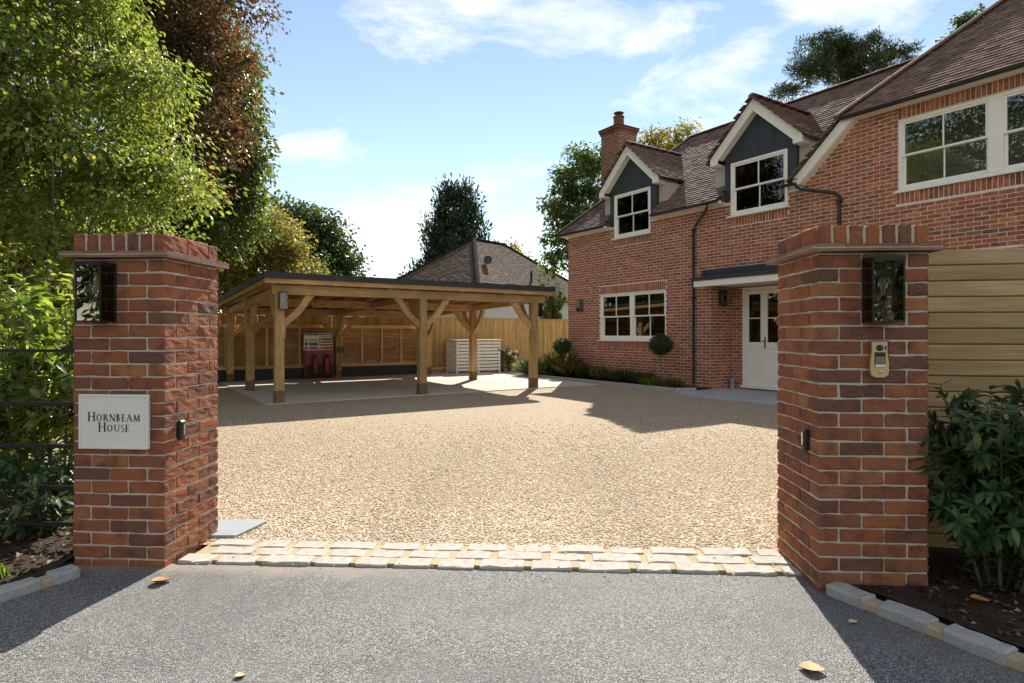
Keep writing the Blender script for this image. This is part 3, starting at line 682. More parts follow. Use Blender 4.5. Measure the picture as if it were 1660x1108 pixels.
# near hornbeam, filling the upper left
tree('hornbeam_tree', 'large light green hornbeam hanging over the plaque pillar', 'tree', (-7.9, 8.9, 0),
     [(-5.15, 8.3, 3.3, 1.0, .9, .6), (-6.0, 8.0, 2.6, 1.3, 1.1, .8), (-7.6, 7.9, 2.6, 1.4, 1.1, 1.1), (-6.9, 7.6, 5.0, 1.9, 1.7, 1.6), (-5.55, 8.2, 4.3, 1.25, 1.4, .95), (-8.4, 7.8, 6.3, 2.2, 2, 1.7), (-6.0, 8.2, 5.9, 1.1, 1.2, 1.0), (-6.6, 7.8, 3.4, 1.6, 1.4, .8), (-4.95, 8.5, 3.5, .75, .9, .42), (-7.4, 7.9, 7.4, 1.8, 1.8, 1.2)],
     440, 220, .27, .075, M['lf_horn'], M['bark'], trunk_r=.22, seed=1, droop=.45, asp=.55, shell=.3, limbs=34, squash=.5, twig=.8)
tree('field_maple', 'low light green maple filling the gap between plaque pillar and carport roof', 'tree', (-7.3, 10.8, 0),
     [(-6.75, 10.6, 2.2, 1.0, .9, 1.3), (-7.7, 10.6, 2.5, 1.2, 1, 1.2), (-8.7, 10.6, 2.2, 1.2, 1, 1.4)], 150, 150, .22, .075, M['lf_field'], M['bark'], trunk_r=.1, seed=16, limbs=18, squash=.6)
tree('copper_beech', 'copper beech with dark purple leaves rising behind the hornbeam', 'tree', (-9.6, 15.0, 0),
     [(-8.6, 14.6, 7.6, 1.9, 1.8, 2.3), (-7.6, 14.2, 5.9, 1.25, 1.3, 1.6), (-8.9, 14.4, 10.2, 2.4, 2, 1.7), (-7.1, 14.0, 8.0, .8, 1, .9), (-6.7, 14.0, 9.6, .55, .7, .35), (-6.2, 14.0, 9.0, .35, .5, .5)],
     420, 130, .28, .10, M['lf_copper'], M['bark'], trunk_r=.28, seed=2, squash=.5, droop=.35, shell=.3, limbs=22)
tree('oak_tree', 'dark green oak showing between the copper beech and the sky', 'tree', (-11.2, 20.5, 0),
     [(-10.2, 20, 7.4, 2.0, 2, 2.4), (-9.7, 19.8, 9.9, 1.25, 1.4, 1.2), (-9.2, 19.6, 6.2, 1.15, 1.3, 1.3), (-10.8, 20, 11, 2, 2, 1.4), (-11.8, 20, 5, 2.2, 2, 2.2), (-9.1, 19.4, 8.0, .8, 1.0, 1.5), (-8.9, 19.4, 9.6, .5, .7, .6), (-9.1, 19.4, 6.0, .8, .9, 1.0), (-9.5, 19.5, 4.9, 1.3, 1.2, 1.2)],
     520, 90, .30, .16, M['lf_oak'], M['bark'], trunk_r=.35, seed=3, limbs=22)
tree('russet_tree', 'russet and green tree standing behind the carport roof', 'tree', (-11.2, 25.5, 0),
     [(-10.8, 25, 4.7, 1.9, 1.8, 2.1), (-9.6, 24.6, 5.2, 1.1, 1.2, 1.1), (-12.2, 25, 4.2, 1.8, 1.8, 2.2), (-8.9, 24.6, 3.9, .9, 1, 1.0)],
     420, 75, .28, .13, M['lf_mix'], M['bark'], trunk_r=.2, seed=4, limbs=18)
tree('maple_tree', 'dark leafed maple furthest along the row above the carport', 'tree', (-10.2, 31, 0),
     [(-10.2, 30.5, 5.2, 1.9, 1.8, 2.3), (-8.9, 30.2, 4.3, 1.2, 1.3, 1.5), (-10.9, 30.5, 6.9, 1.1, 1.2, 1.1), (-9.4, 30.3, 6.4, .9, 1, .9)],
     330, 75, .32, .19, M['lf_dark'], M['bark'], trunk_r=.22, seed=5, limbs=18)
tree('yew_bush', 'rounded green bush just above the carport roof edge', 'bush', (-9.2, 27.5, 0),
     [(-9.2, 27.2, 2.9, 1.2, 1.1, 1.9)], 150, 80, .22, .12, M['lf_oak'], M['bark'], trunk_r=.1, seed=6, limbs=8)
# left background mass of individual trees (also what the windows mirror)
for i, (x, y, z, r, mt, lab) in enumerate([
    (-13.5, 11.5, 5.0, 3.0, 'lf_oak', 'broad green tree deep behind the hornbeam by the left edge'),
    (-15.5, 5.0, 8.6, 4.0, 'lf_dark', 'dark tree beside the lane mirrored in the upper windows'),
    (-14.5, 0.5, 8.8, 3.8, 'lf_oak', 'tall pale trunked tree mirrored in the big window'),
    (-16.5, 18, 5.4, 3.2, 'lf_mix', 'autumn tinted tree beyond the oak on the left')]):
    tree('broadleaf_tree', lab, 'tree', (x, y, 0), [(x, y, z, r, r, r * .9), (x + 1, y - .5, z + 2.4, r * .7, r * .7, r * .6), (x - .6, y + 1, z - 2.2, r * .8, r * .8, r * .6)],
         240, 55, .42, .21, M[mt], M['palebark'] if i == 2 else M['bark'], 'background trees', trunk_r=.26, seed=20 + i, limbs=16, shell=.2)
for i, (x, y, z, r, lab) in enumerate([(-6.5, -10.5, 2.6, 2.5, 'roadside tree mirrored in the lantern above the name plaque'), (-1.5, -12, 2.4, 2.6, 'roadside tree across the lane behind the viewer'), (3.5, -11, 2.5, 2.5, 'roadside tree mirrored in the lantern above the intercom'), (8.5, -10.5, 2.6, 2.6, 'roadside tree furthest along the lane'), (-11.5, -9, 2.8, 2.6, 'roadside tree at the other end of the lane'), (-15.5, -6.5, 3.2, 2.8, 'roadside tree at the bend of the lane')]):
    tree('roadside_tree', lab, 'tree', (x, y, 0), [(x, y, z, r, r * .7, r * .9), (x + 1, y, z + 1.5, r * .6, r * .6, r * .6)], 150, 45, .42, .2, M['lf_oak'], M['bark'], 'trees across the lane', trunk_r=.2, seed=50 + i, limbs=10, shell=.2)
# conifer behind the bungalow
cy0 = at(735, 445, 46)
tree('cypress_tree', 'tall dark cypress behind the neighbouring bungalow roof', 'conifer', (cy0[0], 46, 0),
     [(cy0[0] + .1, 46, 5, 2.9, 2.6, 3.2), (cy0[0] + .3, 46, 8.2, 2.35, 2.1, 2.6), (cy0[0] + .25, 46, 10.6, 1.55, 1.5, 1.7), (cy0[0] - .35, 46, 11.9, .45, .5, .7), (cy0[0] + .9, 46, 11.9, .45, .5, .8), (cy0[0] - 1.4, 46, 4.2, 2.0, 2, 2.2)],
     620, 60, .32, .30, M['lf_cyp'], M['bark'], trunk_r=.3, seed=7, droop=-.6, asp=.35, shell=.55, limbs=10, squash=1.2)
b0 = at(822, 392, 44)
tree('hazel_tree', 'small yellowing tree peeping over the bungalow ridge', 'tree', (b0[0], 44, 0),
     [(b0[0], 44, 6.7, 1.3, 1.2, 1.2), (b0[0] + 1.0, 44, 6.0, .8, .8, .8)], 70, 45, .28, .22, M['lf_yellow'], M['bark'], trunk_r=.14, seed=8, limbs=12)
b0 = at(655, 452, 40)
tree('garden_shrub', 'small round shrub at the foot of the bungalow roof', 'bush', (b0[0], 40, 0), [(b0[0], 40, 4.6, .7, .7, .7), (b0[0], 40, 3, 1, 1, 1.6)], 50, 50, .22, .18, M['lf_oak'], M['bark'], trunk_r=.1, seed=9, limbs=8)
# trees behind the house
def pb(x, y, Y, rx, rz, ry=None): a = at(x, y, Y); k = Y / 980; return (a[0], Y, a[2], rx * k, (ry or rx) * k, rz * k)
tree('sycamore_tree', 'open crowned green tree beside the house chimney', 'tree', (at(950, 500, 33)[0], 33, 0),
     [pb(935, 290, 33, 48, 40), pb(955, 262, 33, 30, 22), pb(905, 335, 33, 26, 36), pb(918, 390, 33, 36, 42), pb(955, 355, 33, 40, 48), pb(900, 425, 33, 22, 30)],
     190, 60, .26, .20, M['lf_oak'], M['bark'], trunk_r=.2, seed=10, limbs=26, shell=.35, twig=.7)
tree('ash_tree', 'leafy tree top showing over the house ridge by the chimney', 'tree', (at(1100, 240, 31)[0], 31, 0),
     [pb(1085, 226, 31, 42, 17), pb(1125, 207, 31, 20, 8), pb(1055, 235, 31, 22, 18), pb(1110, 260, 31, 60, 30)],
     85, 50, .24, .18, M['lf_yellow'], M['bark'], trunk_r=.2, seed=12, limbs=18, twig=.6)
tree('pine_tree', 'dark scots pine rising over the tiled house ridge', 'conifer', (at(1360, 160, 32)[0], 33, 0),
     [pb(1340, 82, 33, 42, 20), pb(1312, 118, 33, 36, 20), pb(1385, 92, 33, 48, 24), pb(1350, 66, 33, 20, 12), pb(1440, 88, 33, 26, 14), pb(1472, 84, 33, 13, 10), pb(1285, 146, 33, 26, 14), pb(1398, 118, 33, 66, 16)],
     170, 150, .19, .22, M['lf_pine'], M['bark'], trunk_r=.3, seed=13, droop=-.25, asp=.10, shell=.2, limbs=22, flat=1, twig=.3)
tree('larch_tree', 'sparse twiggy tree top against the sky beyond the high hip', 'tree', (at(1575, 60, 30)[0], 30, 0),
     [pb(1570, 40, 30, 18, 16), pb(1545, 62, 30, 10, 8)], 26, 40, .2, .18, M['lf_dark'], M['bark'], trunk_r=.12, seed=14, limbs=10, twig=.8)

# ------------------------------------------------------------------ THE HOUSE
HS = empty('brick_house', (PL[0], PL[1], 0), A_H)
tag(HS, 'red brick house with clay tiled roof, dormers and white sash windows', 'house')
TANP = .975
EAVE, WEAVE = 4.42, 5.46                   # roof plane heights at the eaves (b=-.25)
zm = lambda b: EAVE + (b + .25) * TANP     # main front slope
zw = lambda s: 4.50 + (s - 7.62) * TANP    # the wing's left slope
zf = lambda b: WEAVE + (b + .25) * TANP    # the wing's front slope
RB = 2.61; RZ = zm(RB)
WALLT, WINGT = 4.36, 5.40
wins = [(1.485, 4.02, 1.165, 2.485), (2.12, 3.50, 4.02, 4.5), (6.00, 7.40, 4.02, 4.5), (9.53, 12.42, 3.90, 5.19)]
porch = (5.44, 8.9, -.1, 2.47)
soldiers = [(1.485, 4.02, 2.485, 2.71), (1.42, 4.06, .925, 1.145), (2.08, 3.49, 3.79, 4.0), (5.96, 7.39, 3.79, 4.0), (9.53, 12.42, 5.195, 5.405), (9.50, 12.45, 3.665, 3.88), (9.9, 13.2, 2.56, 2.70)]
holes = wins + [porch]
def topz(s):
    if s < 7.74: return WALLT
    if s > 8.80: return WINGT
    return 4.40 + (s - 7.74) * (WINGT - 4.40) / (8.80 - 7.74)
S_END = 14.2
# mortar face with openings cut out
mb = MB(); D0 = .0045
ss = sorted({0.007, S_END, 7.74, 8.80, *[h[0] for h in holes], *[h[1] for h in holes]}); zz = sorted({-.1, WALLT, WINGT, *[h[2] for h in holes if h[2] > 0], *[min(h[3], 5.4) for h in holes]})
for a, b_ in zip(ss, ss[1:]):
    for c_, d_ in zip(zz, zz[1:]):
        m_s, m_z = (a + b_) / 2, (c_ + d_) / 2
        if any(h[0] < m_s < h[1] and h[2] < m_z < h[3] for h in holes): continue
        if c_ >= WALLT - 1e-4:
            if m_s < 7.74: continue
            if m_s < 8.80:
                if c_ > WALLT + .01: continue
                mb.poly((a, D0, WALLT), (b_, D0, WALLT), (b_, D0, topz(b_)), (a, D0, max(WALLT + .001, topz(a)))); continue
        mb.poly((a, D0, c_), (b_, D0, c_), (b_, D0, d_), (a, D0, d_))
for h in wins[:1] + wins[3:]:              # reveals
    x0, x1, z0, z1 = h
    mb.poly((x0, D0, z0), (x0, D0, z1), (x0, .12, z1), (x0, .12, z0)); mb.poly((x1, D0, z1), (x1, D0, z0), (x1, .12, z0), (x1, .12, z1))
    mb.poly((x0, D0, z1), (x1, D0, z1), (x1, .12, z1), (x0, .12, z1)); mb.poly((x0, D0, z0), (x0, .12, z0), (x1, .12, z0), (x1, D0, z0))
x0, x1, _, z1 = porch                      # porch recess
mb.poly((x0 - D0, D0, -.1), (x0 - D0, D0, z1), (x0 - D0, .8 + D0, z1), (x0 - D0, .8 + D0, -.1)); mb.poly((x1, D0, z1), (x1, D0, -.1), (x1, .8, -.1), (x1, .8, z1))
mb.poly((x0 - D0, .8 + D0, -.1), (5.735, .8 + D0, -.1), (5.735, .8 + D0, z1), (x0 - D0, .8 + D0, z1)); mb.poly((6.875, .8 + D0, -.1), (x1, .8 + D0, -.1), (x1, .8 + D0, z1), (6.875, .8 + D0, z1)); mb.poly((5.735, .8 + D0, -.1), (6.875, .8 + D0, -.1), (6.875, .8 + D0, .10), (5.735, .8 + D0, .10))
mb.poly((x0, .0065, z1), (x0, .8, z1), (x1, .8, z1), (x1, .0065, z1))
# end and rear walls
mb.poly((D0, D0, -.1), (D0, D0, WALLT), (D0, 5.2, WALLT), (D0, 5.2, -.1)); mb.poly((D0, 5.2, -.1), (D0, 5.2, WALLT), (S_END, 5.2, WALLT), (S_END, 5.2, -.1))
mb.poly((S_END, D0, -.1), (S_END, 5.2, -.1), (S_END, 5.2, WINGT), (S_END, D0, WINGT))
front = mb.build('front_wall', M['hmortar'], HS)
# bricks laid course by course
bricks = []                                # (centre s, b, z, half s, half z, axis)
def lay(s0, s1, z, holes_here, clip=True, fixed_b=0.0, phase=0):
    pass
rd = random.Random(3)
BH = .065; CO = .075
def spans(z, s_lo, s_hi, rects):
    out = [(s_lo, s_hi)]
    for r in rects:
        if r[2] - .02 < z < r[3] + .015:
            nx = []
            for a, b_ in out:
                if r[1] <= a or r[0] >= b_: nx.append((a, b_)); continue
                if r[0] > a: nx.append((a, r[0]))
                if r[1] < b_: nx.append((r[1], b_))
            out = nx
    return out
k = 0; z = -.04
while z < WINGT:
    zc = z + BH / 2
    lo, hi = 0, S_END
    if zc + .03 > WALLT:
        lo = 7.74 + max(0, (zc + .04 - 4.40)) * (8.80 - 7.74) / (WINGT - 4.40)
    for a, b_ in spans(zc, lo, hi, holes + soldiers):
        x = math.floor(a / .225) * .225 - (.1125 if k % 2 else 0)
        while x < b_:
            p, q = max(x, a) , min(x + .215, b_)
            if q - p > .03: bricks.append(((p + q) / 2, zc, (q - p) / 2, BH / 2))
            x += .225
    z += CO; k += 1
for r in soldiers:
    n = max(1, round((r[1] - r[0]) / .075)); d = (r[1] - r[0]) / n
    for i in range(n): bricks.append((r[0] + d * (i + .5), (r[2] + r[3]) / 2, d / 2 - .005, (r[3] - r[2]) / 2 - .005))
def hidden(p):
    x, y = p
    return not (-5 < x < 1665 and -5 < y < 1113) or (1250 < x < 1510 and y > 372) or (x >= 1505 and y > 412) or (1133 < x < 1250 and 425 < y < 470)
score = []
for i, q in enumerate(bricks):
    P0 = W(q[0], 0, q[1]); score.append((0 if hidden(pix(P0)) else q[2] * q[3] / P0[1] ** 2, i))
keep = {i for sc_, i in sorted(score, reverse=True)[:300]}
bs = MB()
def brick_faces(mb, o, e, n, hs, hz, depth=.012):
    """a brick standing out of a wall: centre o, along e, outward n"""
    o = Vector(o); e = Vector(e); n = Vector(n); z = Vector((0, 0, 1)); out = n * rd.uniform(-.0015, .002); c = .004
    f = [o + e * a * (hs - c) + z * b * (hz - c) + out for a, b in ((-1, -1), (1, -1), (1, 1), (-1, 1))]
    g = [o + e * a * hs + z * b * hz + out - n * c for a, b in ((-1, -1), (1, -1), (1, 1), (-1, 1))]
    h = [p - n * depth for p in g]
    i = len(mb.v); mb.v += [tuple(p) for p in f + g + h]
    mb.f.append((i, i + 1, i + 2, i + 3))
    for a in range(4):
        b = (a + 1) % 4
        mb.f.append((i + a, i + 4 + a, i + 4 + b, i + b)); mb.f.append((i + 4 + a, i + 8 + a, i + 8 + b, i + 4 + b))
ub = MB(); rd_keep = rd; brick_faces(ub, (0, 0, 0), (1, 0, 0), (0, -1, 0), .1075, .0325)
UB = {}
for i, (s_, zc, hs_, hz_) in enumerate(bricks):
    if i in keep:
        key = (round(hs_, 2), round(hz_, 2))
        if key not in UB:
            t_ = MB(); brick_faces(t_, (0, 0, 0), (1, 0, 0), (0, -1, 0), hs_, hz_); UB[key] = t_.mesh('brick', M['hbrick_o'])
        o = link('brick', UB[key], front); o.location = (s_, rd.uniform(-.0015, .001), zc); 
    else: brick_faces(bs, (s_, 0, zc), (1, 0, 0), (0, -1, 0), hs_, hz_)
# bricks of the porch cheek and back wall
k = 0; z = -.04
while z < porch[3] - .02:
    zc = z + BH / 2; x = -.1 if k % 2 else 0.0
    while x < .8:
        p, q = max(0, x), min(.8, x + .215)
        if q - p > .03: brick_faces(bs, (porch[0], (p + q) / 2, zc), (0, 1, 0), (1, 0, 0), (q - p) / 2, BH / 2)
        x += .225
    for a, b_ in ((porch[0], 5.735), (6.875, 8.9)) + (((5.735, 6.875),) if z < .04 else ()):
        x = a - (.1125 if k % 2 else 0)
        while x < b_:
            p, q = max(x, a), min(b_, x + .215)
            if q - p > .02: brick_faces(bs, ((p + q) / 2, .8, zc), (1, 0, 0), (0, -1, 0), (q - p) / 2, BH / 2)
            x += .225
    z += CO; k += 1
tag(bs.build('brickwork', M['hbrick'], front), kind='stuff')

# ---- sash windows
def window(x0, x1, z0, z1, units, b=.025, label=None, mull=.1):
    fw = .055
    f = MB(); f.box(x0, x1, b, b + .10, z1 - fw, z1); f.box(x0, x1, b, b + .10, z0, z0 + fw * .8)
    f.box(x0, x0 + fw, b, b + .10, z0 + fw * .8, z1 - fw); f.box(x1 - fw, x1, b, b + .10, z0 + fw * .8, z1 - fw)
    uw = (x1 - x0 - 2 * fw - mull * (units - 1)) / units
    for i in range(1, units):
        a = x0 + fw + uw * i + mull * (i - 1); f.box(a, a + mull, b - .004, b + .096, z0 + fw * .8 + .0005, z1 - fw - .0005)
    Wd = f.build('window', M['cream'], HS, bevel=.003)
    MB().box(x0 - .05, x1 + .05, b - .075, b + .09, z0 - .035, z0 - .001).build('sill', M['cream'], Wd, bevel=.004)
    zc = (z0 + z1) / 2
    for i in range(units):
        a0 = x0 + fw + (uw + mull) * i; a1 = a0 + uw
        for lo, hi, bb, nm in ((zc - .018, z1 - fw, b + .018, 'upper_sash'), (z0 + fw * .8, zc + .018, b + .062, 'lower_sash')):
            e = .042; s_ = MB(); hb = .075 if nm == 'lower_sash' else .036
            s_.box(a0, a0 + e, bb, bb + .036, lo, hi); s_.box(a1 - e, a1, bb, bb + .036, lo, hi)
            s_.box(a0 + e, a1 - e, bb + .0005, bb + .0355, lo, lo + hb); s_.box(a0 + e, a1 - e, bb + .0005, bb + .0355, hi - .036, hi)
            am = (a0 + a1) / 2; s_.box(am - .011, am + .011, bb + .001, bb + .035, lo + hb, hi - .036)
            s_.build(nm, M['cream'], Wd, bevel=.002)
            for p, q in ((a0 + e, am - .011), (am + .011, a1 - e)):
                MB().box(p - .003, q + .003, bb + .016, bb + .020, lo + hb - .003, hi - .033).build('pane', M['glass'], Wd)
    rv = MB(); q0, q1 = b + .101, b + .34; e_ = .015
    rv.box(x0 - e_, x0 + .02, q0, q1, z0, z1); rv.box(x1 - .02, x1 + e_, q0, q1, z0, z1); rv.box(x0 + .0205, x1 - .0205, q0, q1, z1 - .02, z1 + e_); rv.box(x0 + .0205, x1 - .0205, q0, q1, z0 - e_, z0 + .02)
    rv.build('inner_reveal', M['white'], Wd)
    r = MB(); y0, y1 = b + .11, b + 1.3                      # the dark room behind
    X0, X1, Z0, Z1 = x0 - .5, x1 + .5, z0 - .5, z1 + .02
    r.poly((X0, y1, Z0), (X1, y1, Z0), (X1, y1, Z1), (X0, y1, Z1)); r.poly((X0, y0, Z0), (X0, y1, Z0), (X0, y1, Z1), (X0, y0, Z1)); r.poly((X1, y0, Z0), (X1, y0, Z1), (X1, y1, Z1), (X1, y1, Z0))
    r.poly((X0, y0, Z1), (X0, y1, Z1), (X1, y1, Z1), (X1, y0, Z1)); r.poly((X0, y0, Z0), (X1, y0, Z0), (X1, y1, Z0), (X0, y1, Z0))
    for p0, p1, q0, q1 in ((X0, x0, Z0, Z1), (x1, X1, Z0, Z1), (x0, x1, Z0, z0)): r.poly((p0, y0, q0), (p1, y0, q0), (p1, y0, q1), (p0, y0, q1))
    r.build('room_interior', M['room'], Wd)
    return Wd
window(*wins[0], 2); window(2.12, 3.50, 4.02, 5.235, 1, b=-.03); window(6.0, 7.40, 4.02, 5.235, 1, b=-.03); window(*wins[3], 2, mull=.2)

# ---- front door
dr = MB(); dz0, dz1 = .10, 2.44; dx0, dx1 = 5.735, 6.875; db = .76
dr.box(dx0, dx0 + .075, db, db + .09, dz0, dz1); dr.box(dx1 - .075, dx1, db, db + .09, dz0, dz1); dr.box(dx0 + .075, dx1 - .075, db, db + .09, dz1 - .07, dz1)
dr.box(dx0 - .02, dx1 + .02, db - .06, db + .09, dz0 - .045, dz0 - .001)
dframe = dr.build('front_door', M['cream'], HS, bevel=.004)
mid = (dx0 + dx1) / 2
for a, b_ in ((dx0 + .078, mid - .0015), (mid + .0015, dx1 - .078)):
    L = MB(); y0, y1 = db + .012, db + .056; e = .085
    L.box(a, a + e, y0, y1, dz0 + .004, dz1 - .074); L.box(b_ - e, b_, y0, y1, dz0 + .004, dz1 - .074)
    for q0, q1 in ((dz0 + .004, dz0 + .19), (.98, 1.14), (dz1 - .17, dz1 - .074), (1.69, 1.715)): L.box(a + e, b_ - e, y0 + .0005, y1 - .0005, q0, q1)
    L.box(a + e, b_ - e, y0 + .012, y1 - .012, dz0 + .19, .98)
    L.box(a + e + .035, b_ - e - .035, y0 + .004, y0 + .0118, dz0 + .235, .935)
    leaf = L.build('door_leaf', M['cream'], dframe, bevel=.003)
    for q0, q1 in ((1.14, 1.69), (1.715, dz1 - .17)): MB().box(a + e - .003, b_ - e + .003, y0 + .020, y0 + .024, q0 - .003, q1 + .003).build('door_pane', M['glass'], dframe)
hd = MB(); hd.box(mid + .02, mid + .05, db - .0, db + .0115, 1.0, 1.26); hd.box(mid - .03, mid + .05, db - .045, db - .032, 1.16, 1.18); hd.box(mid + .028, mid + .042, db - .045, db, 1.162, 1.178)
hd.build('door_handle', M['iron'], dframe, bevel=.002)
MB().poly((dx0, db + .5, 0), (dx1, db + .5, 0), (dx1, db + .5, dz1), (dx0, db + .5, dz1)).build('hallway_dark', M['room'], dframe)

# ---- canopy over the porch
can = MB().prism([(0, 2.60), (-.40, 2.58), (-.40, 2.66), (-.02, 2.72)], 'x', 5.16, 9.05).build('canopy', M['lead'], HS, bevel=.006)
MB().box(5.19, 8.3, -.05, -.0025, 2.705, 2.86).build('lead_flashing', M['lead'], can)
fa = MB().box(5.22, 9.0, -.37, -.34, 2.44, 2.585); fa.box(5.22, 5.25, -.34, -.002, 2.44, 2.585); fa.box(5.25, 9.0, -.34, -.002, 2.475, 2.50)
fa.build('canopy_fascia', M['cream'], can, bevel=.003)

# ---- roof
TW, GA, TL = .168, .100, .165
def inside(poly, x, y):
    c = False; n = len(poly)
    for i in range(n):
        x1_, y1_ = poly[i]; x2_, y2_ = poly[(i + 1) % n]
        if (y1_ > y) != (y2_ > y) and x < (x2_ - x1_) * (y - y1_) / (y2_ - y1_) + x1_: c = not c
    return c
tiles = []                                  # (origin, along, up, normal)
def slope(O, e, f, poly, skip=None):
    """tiles over a plane: O + a*e + t*f with (a,t) inside poly"""
    O, e, f = Vector(O), Vector(e).normalized(), Vector(f).normalized(); n = e.cross(f)
    if n.z < 0: n = -n
    a0, a1 = min(p[0] for p in poly), max(p[0] for p in poly); t1 = max(p[1] for p in poly); r = 0; t = 0.0
    while t < t1:
        a = a0 - (TW / 2 if r % 2 else 0)
        while a < a1:
            ca, ct = a + TW / 2, t + GA / 2
            if inside(poly, ca, ct):
                p = O + e * ca + f * t
                if not (skip and skip(p + f * GA * .5)): tiles.append((p, e, f, n))
            a += TW
        t += GA; r += 1
L1 = 1 / math.sqrt(1 + TANP ** 2)
def up(dx, dy): return (dx * L1, dy * L1, TANP * L1)
dorm = [(2.81, 1.13), (6.70, 1.13)]
AP = 6.50; DS = .956
def in_dormer(p):
    return any(abs(p.x - m_) < 1.14 and p.z < AP - .02 - DS * abs(p.x - m_) and (abs(p.x - m_) < .90 or p.z > 5.38) for m_, _ in dorm)
# main front slope, its left end at the hip and its right end at the valley  (a = s, t along the slope)
tb = lambda b: (b + .25) / L1
slope((0, -.25, EAVE), (1, 0, 0), up(0, 1), [(-.25, 0), (7.55, 0), (10.41, tb(RB)), (RB, tb(RB))], in_dormer)
slope((-.25, 0, EAVE), (0, 1, 0), up(1, 0), [(-.25, 0), (5.45, 0), (RB, tb(RB))])                    # hipped end
slope((0, 5.47, EAVE), (1, 0, 0), up(0, -1), [(-.25, 0), (7.6, 0), (10.4, tb(RB)), (RB, tb(RB))])       # rear slope
WR = 3.7
hip = lambda b: b + 8.844 - (EAVE * 0)
# the wing's left slope: a = b, climbs with s
sw0 = 7.50; zw0 = zw(sw0)
tl = lambda s: (s - sw0) / L1
slope((sw0, 0, zw0), (0, 1, 0), up(1, 0), [(-.25, tl(7.55)), (-.25, tl(8.594)), (WR, tl(8.844 + WR)), (WR, tl(7.80 + WR))])
slope((0, -.25, WEAVE), (1, 0, 0), up(0, 1), [(8.594, 0), (15, 0), (15, (WR + .25) / L1), (8.844 + WR, (WR + .25) / L1)])
ut = MB().box(-TW / 2 + .0015, TW / 2 - .0015, 0, TL, -.010, .010)
tmesh = ut.mesh('roof_tile', M['tile_o'])
under = MB()
bT_ = (AP - EAVE) / TANP - .25; zT_ = zm(bT_)
def q_(s_, b_): return (s_, b_, zm(b_))
under.poly(q_(-.25, -.25), q_(1.945, -.25), q_(1.945, 1.945)); under.poly(q_(3.705, -.25), q_(5.835, -.25), q_(5.835, bT_), q_(3.705, bT_)); under.poly(q_(7.595, -.2), q_(7.595, bT_), q_(9.65, bT_))
under.poly(q_(1.945, bT_), q_(9.65, bT_), q_(10.41, RB), q_(RB, RB)); 
under.poly((-.25, 5.47, EAVE), (-.25, -.25, EAVE), (RB, RB, RZ)); under.poly((7.6, 5.47, EAVE), (-.25, 5.47, EAVE), (RB, RB, RZ), (10.4, RB, RZ))
under.poly((7.55, -.25, zw(7.55)), (8.594, -.25, WEAVE), (8.844 + WR, WR, zf(WR)), (7.8 + WR, WR, zw(7.8 + WR)))
under.poly((8.594, -.25, WEAVE), (15, -.25, WEAVE), (15, WR, zf(WR)), (8.844 + WR, WR, zf(WR)))
under.poly((15, 7.6, WEAVE), (8.594, 7.6, WEAVE), (8.844 + WR, WR, zf(WR)), (15, WR, zf(WR)))
# the openings in the main slope where the dormers stand are closed by the dormer's own walls
roof = under.build('roof', M['felt'], HS)
MW = Matrix.Translation((PL[0], PL[1], 0)) @ Matrix.Rotation(A_H, 4, 'Z')
def lay_tiles(tiles, parent, nmax, stuff_name):
    tr = random.Random(9); sco = []
    for i, (p, e, f, n) in enumerate(tiles):
        P0 = MW @ p; x, y = pix(P0); vis = -5 < x < 1665 and -5 < y < 1113 and (MW.to_3x3() @ n).dot(P0 - Vector((0, 0, H))) < 0
        sco.append((1 / P0.y ** 2 if vis else 0, i))
    top = {i for _, i in sorted(sco, reverse=True)[:nmax]}
    V = []; F = []; b8 = [(x, y, z) for z in (-.010, .010) for x, y in ((-TW / 2 + .0015, 0), (TW / 2 - .0015, 0), (TW / 2 - .0015, TL), (-TW / 2 + .0015, TL))]
    for i, (p, e, f, n) in enumerate(tiles):
        tilt = .20 + tr.uniform(-.04, .04); fx = (f * math.cos(tilt) - n * math.sin(tilt)); nx = (n * math.cos(tilt) + f * math.sin(tilt))
        o = p + n * (.026 + tr.uniform(-.002, .003)) - f * .02 + f * tr.uniform(-.004, .004)
        ex = (e + n * tr.uniform(-.02, .02)).normalized()
        if i in top: link('roof_tile', tmesh, parent, frame(o, ex, fx, nx))
        else:
            j = len(V); V += [o + ex * q[0] + fx * q[1] + nx * q[2] for q in b8]
            F += [(j + 4, j + 5, j + 6, j + 7), (j, j + 1, j + 5, j + 4), (j + 1, j + 2, j + 6, j + 5), (j + 3, j, j + 4, j + 7)]
    m_ = MB(); m_.v = [tuple(v) for v in V]; m_.f = F
    tag(m_.build(stuff_name, M['tile'], parent), kind='stuff')
def ridge_run(p, q, rad, parent, n=None, name='ridge_tile', flat=False):
    p, q = Vector(p), Vector(q); L = (q - p).length; n = n or max(1, round(L / .3)); d = (q - p) / n
    for i in range(n):
        a = p + d * i; t_ = MB()
        x = d.normalized(); y = Vector((0, 0, 1)).cross(x).normalized(); z = x.cross(y); seg = 7; pts = []
        for end, rr in ((-.01, rad * .93), (1.03, rad)):
            for j_ in range(seg): 
                an = math.pi * (j_ / (seg - 1)) * .86 + math.pi * .07
                pts.append(a + d * end + y * math.cos(an) * rr * 1.05 + z * (math.sin(an) * rr * .75 - rad * .28))
        t_.v = [tuple(v) for v in pts]; t_.f = [(j_, j_ + 1, seg + j_ + 1, seg + j_) for j_ in range(seg - 1)] + [tuple(range(seg)), tuple(range(seg, 2 * seg))[::-1]]
        t_.build(name, M['ridge'], parent)
ridge_run((RB - .05, RB, RZ + .03), (10.5, RB, RZ + .03), .11, roof)
ridge_run((-.3, -.3, EAVE + .0), (RB, RB, RZ + .03), .10, roof, name='hip_tile')
